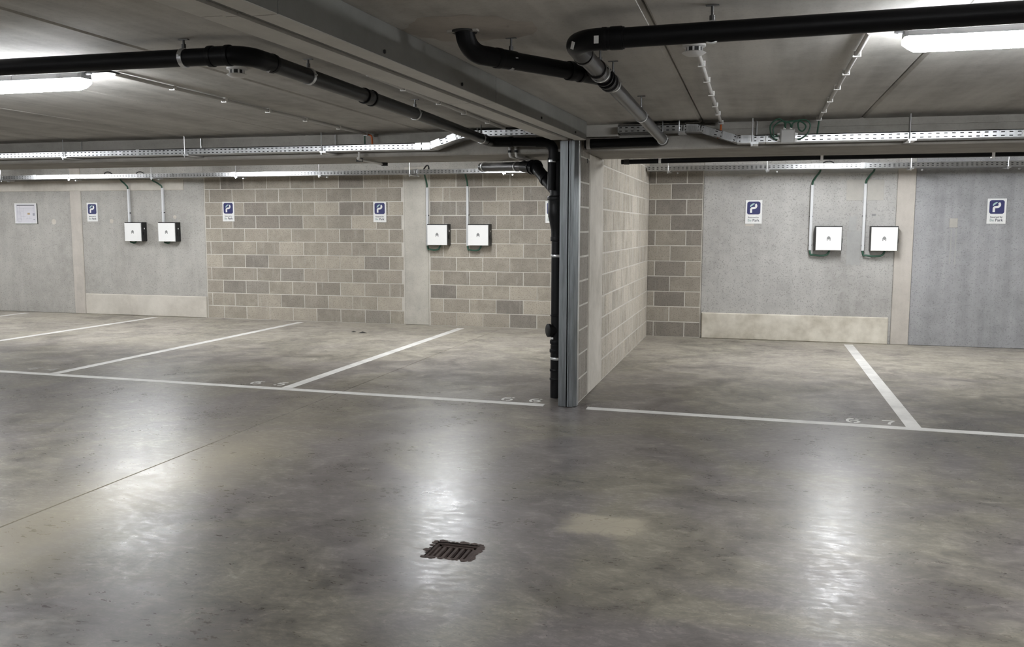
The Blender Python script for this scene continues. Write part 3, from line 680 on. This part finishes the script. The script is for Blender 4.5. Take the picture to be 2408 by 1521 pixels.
tray_section(tl, (-2.80, lo), (-2.66, lo), y0, y1, HT, .043, .46, ROWS); tray_section(tl, (-2.655, lo + .002), (-2.40, hi - .016), y0, y1, HT, .043, .46, ROWS); tray_section(tl, (-2.40, hi - .016), (-2.28, hi), y0, y1, HT, .043, .46, ROWS); tray_section(tl, (-2.28, hi), (-1.58, hi), y0, y1, HT, .043, .46, ROWS)
splice(tl, (-2.76, lo), (1, 0), y0, HT, .06, 2); splice(tl, (-2.70, lo), (1, 0), y0, HT, .08, 3); splice(tl, (-2.60, lo + .024), (.25, .085), y0, HT, .08, 3); splice(tl, (-2.46, lo + .066), (.25, .08), y0, HT, .08, 3); splice(tl, (-5.54, lo), (1, 0), y0, HT, .03, 1)
rods(tl, (-9.0, -7.68, -6.36, -5.03, -3.66), y0 - .012, lo, y1 + .015); rods(tl, (-2.24,), y0 - .012, hi, y1 + .015)
tR = thing('cable_tray', 'perforated galvanised cable tray along the right beam, stepping down by the junction box', 'cable tray', (.5, 7.02, 2.07))
y0, y1 = 6.94, 7.12; lo, hi = 2.072, 2.168
tray_section(tR, (-1.055, hi), (-.56, hi), y0, y1, HT, .045, .44, ROWS); tray_section(tR, (-.555, hi), (-.43, hi - .008), y0, y1, HT, .045, .44, ROWS); tray_section(tR, (-.43, hi - .008), (-.16, lo + .004), y0, y1, HT, .045, .44, ROWS)
for a, e in ((-.155, .05), (.054, 2.5), (2.504, 5.5)): tray_section(tR, (a, lo), (e, lo), y0, y1, HT, .052, .46, ROWS)
splice(tR, (-.49, hi - .004), (1, -.05), y0, HT, .09, 3); splice(tR, (-.37, hi - .03), (.27, -.084), y0, HT, .09, 3); splice(tR, (-.23, hi - .072), (.27, -.084), y0, HT, .09, 3); splice(tR, (-.08, lo), (1, 0), y0, HT, .10, 4)
rods(tR, (-.045, 1.04, 2.4), y0 - .012, lo, y1 + .012); rods(tR, (-.585,), y0 - .012, hi, y1 + .012)
ROWS2 = [(.28, .40), (.62, .74)]
def back_tray(name, lab, x0, x1, y0, y1, zb, brks, rodx):
    tb = thing(name, lab, 'cable tray', ((x0 + x1) / 2, y0, zb)); a = x0
    for e in list(brks) + [x1]:
        tray_section(tb, (a, zb), (e - .004, zb), y0, y1, .060, .052, .42, ROWS2)
        if e != x1: splice(tb, (e, zb), (1, 0), y0, .060, .07, 1)
        a = e
    for x in rodx:
        b = MB(); b.tube([(x, y0 - .012, zb - .035), (x, y0 - .012, ZR - .002)], .004, 8); b.tube([(x, y0 - .012, zb - .033), (x, y0 - .012, zb - .012)], .010, 6); obj('threaded_rod', b, 'galv', tb)
        b = MB(); b.box(x - .015, x + .03, y0 - .02, y1 + .05, zb - .018, zb - .001); obj('tray_bracket', b, 'galv', tb)
        b = MB(); b.tube([(x + .12, y0 - .010, zb - .03), (x + .12, y0 + .03, zb - .03)], .010, 8); obj('bolt', b, 'galv', tb)
    return tb
back_tray('cable_tray', 'slim perforated cable tray along the back wall of the left bays', -14.5, -2.95, 11.62, 11.80, 2.165, (-11.0, -7.45, -4.58), (-13.0, -11.65, -10.35, -8.85, -7.4, -6.05, -4.66, -3.3))
back_tray('cable_tray', 'slim perforated cable tray along the back wall of the right bays', -1.34, 6.0, 11.32, 11.50, 2.142, (1.21, 3.6), (-1.08, .11, 1.73, 2.75))

# ------------------------------------------------------------------ CEILING CONDUITS and smoke detectors
def conduit(lab, x, ya, yb, clips, r=.011, m='pvc_c'):
    c = thing('ceiling_conduit', lab, 'conduit', (x, ya, ZC - .014))
    b = MB(); b.tube([(x, ya, ZC - .0135), (x, yb, ZC - .0135)], r, 12); obj('tube', b, m, c, smooth=True)
    for y in clips:
        b = MB(); b.box(x - .018, x + .018, y - .010, y + .010, ZC - .005, ZC - .0005)
        b.box(x - .018, x - .012, y - .010, y + .010, ZC - .024, ZC - .005); b.box(x + .012, x + .018, y - .010, y + .010, ZC - .024, ZC - .005); b.box(x - .018, x + .018, y - .010, y + .010, ZC - .0285, ZC - .0248)
        obj('clip', b, 'clip', c)
    return c
conduit('grey conduit with white clips on the left ceiling slabs', -3.29, 4.05, 7.22, (4.54, 5.06, 5.59, 6.12, 6.67, 7.19))
conduit('grey conduit tucked along the left side of the door track', -2.0, 4.4, 7.05, (4.9, 5.5, 6.01, 6.58))
conduit('grey conduit with white clips running back from the right smoke detector', -.28, 4.20, 7.07, (4.53, 5.02, 5.53, 6.04, 6.48, 7.04))
conduit('grey conduit with white clips ending above the junction box', .425, 3.98, 7.0, (4.45, 4.96, 5.47, 5.99, 6.51, 6.98))
sd = thing('smoke_detector', 'round white smoke detector on the right ceiling at the conduit end', 'smoke detector', (-.29, 4.12, ZC))
b = MB(); b.tube([(0, 0, -.0005), (0, 0, -.010), (0, 0, -.013)], [.052, .052, .046], 28); obj('base', b, 'white', sd, True, (0, 0, 0))
b = MB(); b.tube([(0, 0, -.013), (0, 0, -.033)], .034, 20); sch = obj('sensor_chamber', b, 'groove', sd, True, (0, 0, 0))
for k in range(8):
    a = 2 * PI * k / 8; b = MB(); b.box(-.004, .004, .032, .038, -.034, -.012); o = obj('rib', b, 'white', sch, False, (0, 0, 0)); o.rotation_euler.z = a
b = MB(); b.tube([(0, 0, -.032), (0, 0, -.037), (0, 0, -.048), (0, 0, -.050)], [.044, .054, .036, .014], 28); obj('cap', b, 'white', sd, True, (0, 0, 0))
clone(sd, (-2.60, 4.12, ZC), 'round white smoke detector just below the black elbow on the left ceiling')

# ------------------------------------------------------------------ BATTEN LIGHTS
LL = 1.5
def batten(loc, lab):
    t = thing('ceiling_light', lab, 'light', loc, 'fluorescent batten lights on the ceiling')
    b = MB(); h = LL / 2
    def loop(z, w, e): return [(-h + e, -w, z), (h - e, -w, z), (h, -w + e if w > e else 0, z), (h, w - e, z), (h - e, w, z), (-h + e, w, z), (-h, w - e, z), (-h, -w + e, z)]
    def loft(loops, capa=True):
        mb = MB(); n = 8
        for l in loops: mb.v += l
        for i in range(len(loops) - 1):
            for k in range(n): mb.f.append((i * n + k, (i + 1) * n + k, (i + 1) * n + (k + 1) % n, i * n + (k + 1) % n))
        mb.f.append(tuple(range(n))); mb.f.append(tuple((len(loops) - 1) * n + k for k in range(n - 1, -1, -1)))
        return mb
    hs = obj('housing', loft([loop(-.001, .040, .01), loop(-.036, .048, .012), loop(-.052, .050, .012)]), 'body_g', t, loc=(0, 0, 0))
    lp = [loop(-.052, .049, .012), loop(-.070, .050, .012)]
    d = loft(lp); k = len(d.v)
    def inner(z, w, e): return [(-h + e, -w, z), (h - e, -w, z), (h - e * .6, -w * .6, z), (h - e * .6, w * .6, z), (h - e, w, z), (-h + e, w, z), (-h + e * .6, w * .6, z), (-h + e * .6, -w * .6, z)]
    d = loft(lp + [inner(-.090, .044, .035), inner(-.104, .028, .07)])
    obj('diffuser', d, 'lamp', t, loc=(0, 0, 0), smooth=True)
    for s in (-1, 1):
        e = MB(); e.tube([(s * (h - .002), 0, -.022), (s * (h + .02), 0, -.022), (s * (h + .035), 0, -.022)], [.012, .012, .008], 10); obj('cable_gland', e, 'groove', hs, loc=(0, 0, 0))
    for x in (-.62, -.31, 0, .31, .62):
        for s in (-1, 1):
            e = MB(); e.box(x - .012, x + .012, s * .050 - .002, s * .050 + .003 if s > 0 else s * .050 + .002, -.052, -.030); obj('latch', e, 'body_g', hs, loc=(0, 0, 0))
    return t
L0 = batten((-4.13, 3.95, ZC), 'lit batten light at the left edge under the black pipe')
clone(L0, (1.30, 3.95, ZC), 'lit batten light at the right edge under the black pipe')
clone(L0, (-9.45, 3.95, ZC), 'lit batten light beyond the left edge in the row along the aisle')
clone(L0, (6.6, 3.95, ZC), 'lit batten light beyond the right edge in the row along the aisle')
YBL = 9.95
for x, lab in ((.95, 'lit batten light hidden above the right bays behind the beam'), (-3.6, 'lit batten light hidden behind the left beam by the concrete pillar'), (-7.9, 'lit batten light hidden behind the left beam before the block panel'),
               (-11.6, 'lit batten light hidden behind the left beam near the evacuation plan'), (5.2, 'lit batten light hidden behind the beam beyond the right edge')):
    clone(L0, (x, YBL, ZR), lab).rotation_euler.z = PI / 2
for x, lab in ((-4.13, 'added unseen batten light behind the viewer, left of the door track'), (1.3, 'added unseen batten light behind the viewer, right of the door track'), (-9.45, 'added unseen batten light behind the viewer, far left'), (6.6, 'added unseen batten light behind the viewer, far right')):
    clone(L0, (x, -2.2, ZC), lab)  # unseen row added to brighten the near floor and ceiling
cb = MB(); cb.tube(smooth_path([(-3.345, 3.95, ZC - .022), (-3.31, 3.955, ZC - .018), (-3.27, 3.98, ZC - .012), (-3.26, 4.05, ZC - .013)]), .006, 8)
tag(obj('lamp_lead', cb, 'black'), 'short black lead from the left batten light to the conduit', 'cable')

# ------------------------------------------------------------------ PARKING SIGNS
SW, SH = .205, .30
def sign(loc, lab):
    s = thing('parking_sign', lab, 'sign', loc, 'parking signs on the back walls')
    b = MB(); b.cbox(-SW / 2, SW / 2, 0, .006, -SH / 2, SH / 2, .001); pn = obj('panel', b, 'white', s, loc=(0, -.007, 0))
    # rounded navy square
    a, r, cz = .081, .026, .050; pts = []
    for k, (cx, cy) in enumerate(((a - r, a - r), (-a + r, a - r), (-a + r, -a + r), (a - r, -a + r))):
        for i in range(7): w = PI / 2 * (k + i / 6); pts.append((cx + r * math.cos(w), cz + cy + r * math.sin(w)))
    b = MB(); b.prism(pts, -.0006, .0004); sq = obj('emblem_square', b, 'navy', s, loc=(0, -.0075, 0))
    def stroke(pts, w, y, m, name):
        P = [Vector(p) for p in pts]; k = len(P); vs = []
        for i in range(k):
            d = (P[min(i + 1, k - 1)] - P[max(i - 1, 0)]).normalized(); nn = Vector((-d.y, d.x)) * w / 2
            vs += [(P[i].x + nn.x, y, P[i].y + nn.y), (P[i].x - nn.x, y, P[i].y - nn.y)]
        bb = MB(); bb.add(vs, [(2 * i, 2 * i + 1, 2 * i + 3, 2 * i + 2) for i in range(k - 1)]); obj(name, bb, m, sq, loc=(0, -.0010, 0))
    arc = [(-.032, cz - .060), (-.032, cz - .012), (-.024, cz - .003), (-.008, cz - .001)] + [(.004 + .026 * math.cos(w), cz + .026 + .026 * math.sin(w)) for w in [math.radians(x) for x in (-80, -60, -35, -10, 15, 40, 55)]]
    stroke(arc, .026, -.0004, 'white', 'letter_mark')
    b = MB(); q = [(-.045, cz + .008), (.014, cz + .058), (-.012, cz + .058), (-.036, cz + .042), (-.044, cz + .030)]
    b.add([(x, 0, z) for x, z in q], [(0, 1, 2, 3, 4)]); obj('letter_leaf', b, 'teal', sq, loc=(0, -.0013, 0))
    for body, size, x, z, m, nm in (('Reserved for', .0255, 0, -.077, 'print', 'caption'), ('Be', .046, -.048, -.120, 'print_g', 'wordmark'), ('Park', .046, .030, -.120, 'print', 'wordmark')):
        obj(nm, text_mesh(body, size, m), None, pn, loc=(x, -.0010, z))
    return s
S0 = sign((-10.355, YW - .005, 1.655), 'white and navy parking sign beside the pale vertical strip, leftmost of all')
clone(S0, (-7.855, YW - .003, 1.66), 'white and navy parking sign at the left end of the block panel')
clone(S0, (-5.33, YW - .003, 1.65), 'white and navy parking sign on blocks just left of the concrete pillar')
clone(S0, (-2.73, YW - .003, 1.645), 'white parking sign half hidden behind the black soil stack')
clone(S0, (-.03, YR - .007, 1.635), 'white and navy parking sign on the grey concrete right of the block pier')
clone(S0, (2.76, YR - .005, 1.64), 'white and navy parking sign on the bluish concrete at the far right')

# ------------------------------------------------------------------ EV CHARGERS with conduits and cables
def charger(loc, lab):
    c = thing('wall_charger', lab, 'charger', loc, 'white wall chargers')
    b = MB(); b.cbox(-.158, .158, -.125, 0, -.150, .150, .006); obj('body', b, 'black', c, loc=(0, 0, 0))
    b = MB(); b.cbox(-.150, .150, -.140, -.122, -.150, .138, .004); fc = obj('front_cover', b, 'cover', c, loc=(0, 0, 0))
    e = MB(); prof = [(-.022, -.026), (-.022, .008), (-.015, .020), (0, .032), (.015, .020), (.022, .008), (.022, -.026), (.012, -.026), (.012, -.002), (.006, -.012), (-.006, -.012), (-.012, -.002), (-.012, -.026)]
    e.prism([(x, z - .004) for x, z in prof], -.1412, -.1400); obj('emblem', e, 'emblem', fc, loc=(0, 0, 0))
    e = MB(); e.tube([(.157, -.06, .05), (.1595, -.06, .05)], .012, 14); obj('indicator', e, 'white', c, loc=(0, 0, 0))
    e = MB(); e.tube([(.157, -.06, -.03), (.166, -.06, -.03)], .034, 20); obj('socket', e, 'black', c, loc=(0, 0, 0))
    e = MB(); e.box(.10, .14, -.10, -.085, .150, .152); obj('lid_tab', e, 'pvc', c, loc=(0, 0, 0))
    return c
def supply(x, ztop, zbot, yw, xc, ytray, dx, lab_c, lab_k):
    yc = yw - .028
    t = thing('wall_conduit', lab_c, 'conduit', (x, yc, zbot), 'white conduits above the chargers')
    b = MB(); b.box(x - .016, x + .016, yc - .014, yc + .016, zbot, ztop); b2 = MB(); b2.cbox(x - .017, x + .017, yc - .018, yc + .016, zbot, ztop, .005); obj('tube', b2, 'pvc', t)
    for f in (.08, .52):
        z = zbot + (ztop - zbot) * f; b = MB(); b.box(x - .022, x + .022, yc - .012, yc + .0165, z - .008, z + .008); obj('clip', b, 'black', t)
    k = MB(); zt = 2.165 if yw > 12 else 2.14
    pth = smooth_path([(x + dx, ytray, zt + .02), (x + dx * .9, ytray + .02, zt - .02), (x + dx * .3, yc - .03, (zt + ztop) / 2 - .01), (x, yc - .004, ztop - .02), (x, yc - .002, (ztop + zbot) / 2), (x, yc - .004, zbot - .005), (x + .05, yc - .02, zbot - .055), (xc - .02, yc - .03, zbot - .055), (xc + .03, yc - .03, zbot + .02)], 8)
    k.tube(pth, .012, 8)
    tag(obj('charger_cable', k, 'green', smooth=True), lab_k, 'cable', 'green charger cables')
specs = [(-9.50, YW, -9.635, 2.02, 1.23, 11.96, -.06, 'white wall charger on concrete, leftmost of the four on the left', 'first'),
         (-8.88, YW, -9.005, 2.03, 1.23, 11.96, -.12, 'white wall charger on concrete beside the block panel', 'second'),
         (-4.39, YW, -4.575, 2.00, 1.165, 11.96, 0.0, 'white wall charger beside the concrete pillar', 'third'),
         (-3.775, YW, -3.965, 2.01, 1.165, 11.96, 0.0, 'white wall charger on blocks, right of the one by the pillar', 'fourth'),
         (.875, YR, .665, 1.97, 1.155, 11.62, .085, 'white wall charger on concrete, left one of the right-hand pair', 'fifth'),
         (1.515, YR, 1.285, 1.98, 1.155, 11.62, .085, 'white wall charger beside the beige strip, rightmost of all', 'sixth')]
where = ['leading to the leftmost charger', 'leading to the charger just left of the block panel', 'along the concrete pillar edge to its charger', 'leading to the charger right of the pillar', 'leading to the left charger of the right-hand pair', 'leading to the rightmost charger']
C0 = None
for i, (x, yw, xc, zt, zb, yt, dx, lab, _) in enumerate(specs):
    loc = (x, yw - .005, 1.345 if i < 2 else (1.325 if i < 4 else 1.31))
    if C0 is None: C0 = charger(loc, lab)
    else: clone(C0, loc, lab)
    supply(xc, zt, zb, yw - .006, x, yt, dx, 'white vertical conduit ' + where[i], 'dark green cable ' + where[i])

# ------------------------------------------------------------------ EVACUATION PLAN
ev = thing('evacuation_plan', 'white framed floor plan notice on the concrete wall at far left', 'notice', (-11.66, YW - .004, 1.635))
W, H = .44, .335
b = MB(); b.box(-W / 2, W / 2, -.012, 0, -H / 2, H / 2); obj('backing', b, 'black', ev, loc=(.004, 0, -.003))
b = MB(); b.box(-W / 2 + .012, W / 2 - .012, -.0165, -.012, -H / 2 + .012, H / 2 - .012); obj('sheet', b, 'sheet', ev, loc=(0, 0, 0))
fr = MB(); q = .016
for a in ((-W / 2, W / 2, H / 2 - q, H / 2), (-W / 2, W / 2, -H / 2, -H / 2 + q), (-W / 2, -W / 2 + q, -H / 2 + q, H / 2 - q), (W / 2 - q, W / 2, -H / 2 + q, H / 2 - q)):
    fr.cbox(a[0], a[1], -.022, -.010, a[2], a[3], .003)
obj('frame', fr, 'white', ev, loc=(0, 0, 0))
ln = MB()
for x0, x1, z0, z1 in ((-.17, -.17, -.12, .13), (-.12, -.12, -.03, .13), (-.12, .15, .085, .085), (-.17, -.06, .04, .04), (-.17, -.10, .015, .015), (-.17, -.10, -.005, -.005), (-.10, -.10, -.11, .02), (-.10, .0, -.05, -.05), (-.04, -.04, -.08, .09), (0, .12, -.085, -.085), (.02, .02, -.085, -.05),
                       (.08, .08, -.085, -.05), (.15, .15, -.02, .11), (.17, .17, -.02, .12), (-.16, -.09, -.105, -.105), (-.16, -.09, -.13, -.13), (-.16, -.16, -.13, -.085), (-.09, -.09, -.13, -.085), (-.16, -.09, -.085, -.085), (-.02, .14, .06, .06)):
    ln.box(x0 - .0012, x1 + .0012, -.0172, -.0164, z0 - .0012, z1 + .0012)
obj('plan_lines', ln, 'ink', ev, loc=(0, 0, 0))
b = MB(); b.box(-.175, .175, -.0173, -.0164, .128, .140); obj('header_bar', b, 'ink_d', ev, loc=(0, 0, 0))
b = MB(); b.box(.035, .085, -.0175, -.0164, -.02, .01); obj('stamp', b, 'tan', ev, loc=(0, 0, 0))
b = MB(); b.box(.14, .18, -.0175, -.0164, -.035, .005); b.box(.15, .18, -.0175, -.0164, -.105, -.09); obj('legend', b, 'ink', ev, loc=(0, 0, 0))

# ------------------------------------------------------------------ JUNCTION BOX, loose cables, small conduits
jb = thing('junction_box', 'square grey junction box with cable glands on the right tray', 'junction box', (.205, 6.93, 2.105))
b = MB(); b.cbox(-.050, .050, -.050, 0, -.050, .050, .008); obj('box', b, 'jbox', jb, loc=(0, 0, 0))
b = MB(); b.cbox(-.051, .051, -.056, -.046, -.051, .051, .008); obj('lid', b, 'jbox', jb, loc=(0, 0, 0))
for p, d in (((-.022, -.025, .050), (0, 0, 1)), ((.022, -.025, .050), (0, 0, 1)), ((-.050, -.025, .018), (-1, 0, 0)), ((-.050, -.025, -.022), (-1, 0, 0)), ((.050, -.025, .018), (1, 0, 0)), ((.050, -.025, -.022), (1, 0, 0))):
    p = Vector(p); d = Vector(d); b = MB(); b.tube([p, p + d * .010, p + d * .012, p + d * .022], [.010, .010, .008, .007], 10); obj('gland', b, 'clip', jb, loc=(0, 0, 0))
jx, jy, jz = .205, 6.905, 2.105
loops = [('green cable looping high over the left of the junction box', [(jx - .022, jy, jz + .06), (jx - .025, jy - .01, jz + .10), (jx - .07, jy - .01, jz + .128), (jx - .12, jy - .01, jz + .09), (jx - .12, jy - .01, jz + .03), (jx - .10, jy - .01, jz - .01), (jx - .062, jy, jz - .022)]),
         ('green cable in the smaller left loop beside the junction box', [(jx + .022, jy, jz + .06), (jx + .01, jy - .015, jz + .095), (jx - .05, jy - .018, jz + .108), (jx - .098, jy - .018, jz + .07), (jx - .10, jy - .015, jz + .025), (jx - .09, jy - .01, jz - .002), (jx - .062, jy, jz + .018)]),
         ('green cable looping over the right of the junction box', [(jx - .018, jy - .01, jz + .06), (jx - .01, jy - .02, jz + .10), (jx + .05, jy - .02, jz + .11), (jx + .12, jy - .02, jz + .115), (jx + .155, jy - .02, jz + .08), (jx + .14, jy - .02, jz + .02), (jx + .10, jy - .01, jz - .015), (jx + .062, jy, jz - .022)]),
         ('green cable in the small round loop right of the junction box', [(jx + .026, jy - .01, jz + .06), (jx + .04, jy - .01, jz + .10), (jx + .09, jy - .01, jz + .105), (jx + .125, jy - .01, jz + .07), (jx + .105, jy - .01, jz + .035), (jx + .078, jy - .01, jz + .05), (jx + .07, jy - .005, jz + .09), (jx + .075, jy + .005, jz + .10)])]
for lab, pts in loops:
    b = MB(); b.tube(smooth_path(pts, 7), .0052, 8); tag(obj('green_cable', b, 'green', smooth=True), lab, 'cable', 'green cables at the junction box')
def loose(name, pts, r, m, lab):
    b = MB(); b.tube(smooth_path(pts, 5), r, 8); return tag(obj(name, b, m, smooth=True), lab, 'cable')
loose('green_cable', [(.424, 6.985, ZC - .015), (.426, 7.0, 2.215), (.42, 7.0, 2.16), (.415, 7.02, 2.09)], .006, 'green', 'green cable dropping from the conduit right of the junction box into the tray')
loose('orange_cable', [(-.28, 7.06, ZC - .014), (-.281, 7.075, 2.215), (-.283, 7.07, 2.175), (-.30, 7.03, 2.12)], .008, 'orange', 'orange cable dropping into the right tray below the smoke detector conduit')
loose('orange_cable', [(-3.28, 7.20, ZC - .014), (-3.25, 7.215, 2.22), (-3.24, 7.21, 2.16), (-3.23, 7.18, 2.10)], .008, 'orange', 'orange cable dropping into the left tray from the ceiling conduit')
loose('green_cable', [(-3.30, 7.20, ZC - .016), (-3.305, 7.20, 2.215), (-3.305, 7.20, 2.15), (-3.30, 7.18, 2.10)], .006, 'green', 'green cable beside the orange one above the left tray')
loose('black_cable', [(-9.75, 11.70, 2.18), (-9.72, 11.66, 2.25), (-9.63, 11.66, 2.255), (-9.58, 11.70, 2.18)], .008, 'black', 'black cable loop above the left tray over the leftmost charger')
loose('black_cable', [(-9.18, 11.70, 2.18), (-9.14, 11.66, 2.245), (-9.05, 11.66, 2.25), (-9.0, 11.70, 2.18)], .008, 'black', 'black cable loop above the left tray over the second charger')
loose('black_cable', [(-4.52, 11.70, 2.18), (-4.44, 11.66, 2.27), (-4.40, 11.66, 2.27), (-4.41, 11.70, 2.18)], .010, 'black', 'black cable loop above the left tray over the pillar')
loose('black_cable', [(.72, 11.40, 2.16), (.78, 11.38, 2.225), (.86, 11.38, 2.225), (.92, 11.40, 2.16)], .007, 'black', 'black cable loop above the right back tray')
k = thing('beam_conduit', 'thin conduit crossing under the left beam below the tray', 'conduit', (-3.42, 7.3, 2.04))
b = MB(); b.tube(smooth_path([(-3.36, 7.20, 2.09), (-3.38, 7.24, 2.045), (-3.43, 7.34, 2.034), (-3.47, 7.8, 2.034), (-3.49, 8.05, 2.034)], 6), .010, 10); obj('tube', b, 'pvc_c', k, smooth=True)
for y in (7.42, 7.98):
    b = MB(); b.box(-3.49, -3.43, y - .008, y + .008, 2.018, 2.049); obj('clip', b, 'groove', k)
for i, x in enumerate((-2.02, -1.965)):
    k = thing('beam_conduit', ('left' if i == 0 else 'right') + ' one of two thin conduits dropping behind the left pipe and under the beam', 'conduit', (x, 7.28, 2.1))
    b = MB(); b.tube(fillet([(x, 7.285, 2.18), (x, 7.285, 2.028), (x + .03, 8.06, 2.034)], .03, 6), .011, 10); obj('tube', b, 'pvc_c', k, smooth=True)
    b = MB(); b.collar((x, 7.285, 2.07), (0, 0, 1), .011, .0145, .02); obj('coupling', b, 'groove', k)

for o in list(bpy.data.objects):
    if o.type == 'MESH' and o.parent is None and 'label' not in o: print('UNTAGGED', o.name)
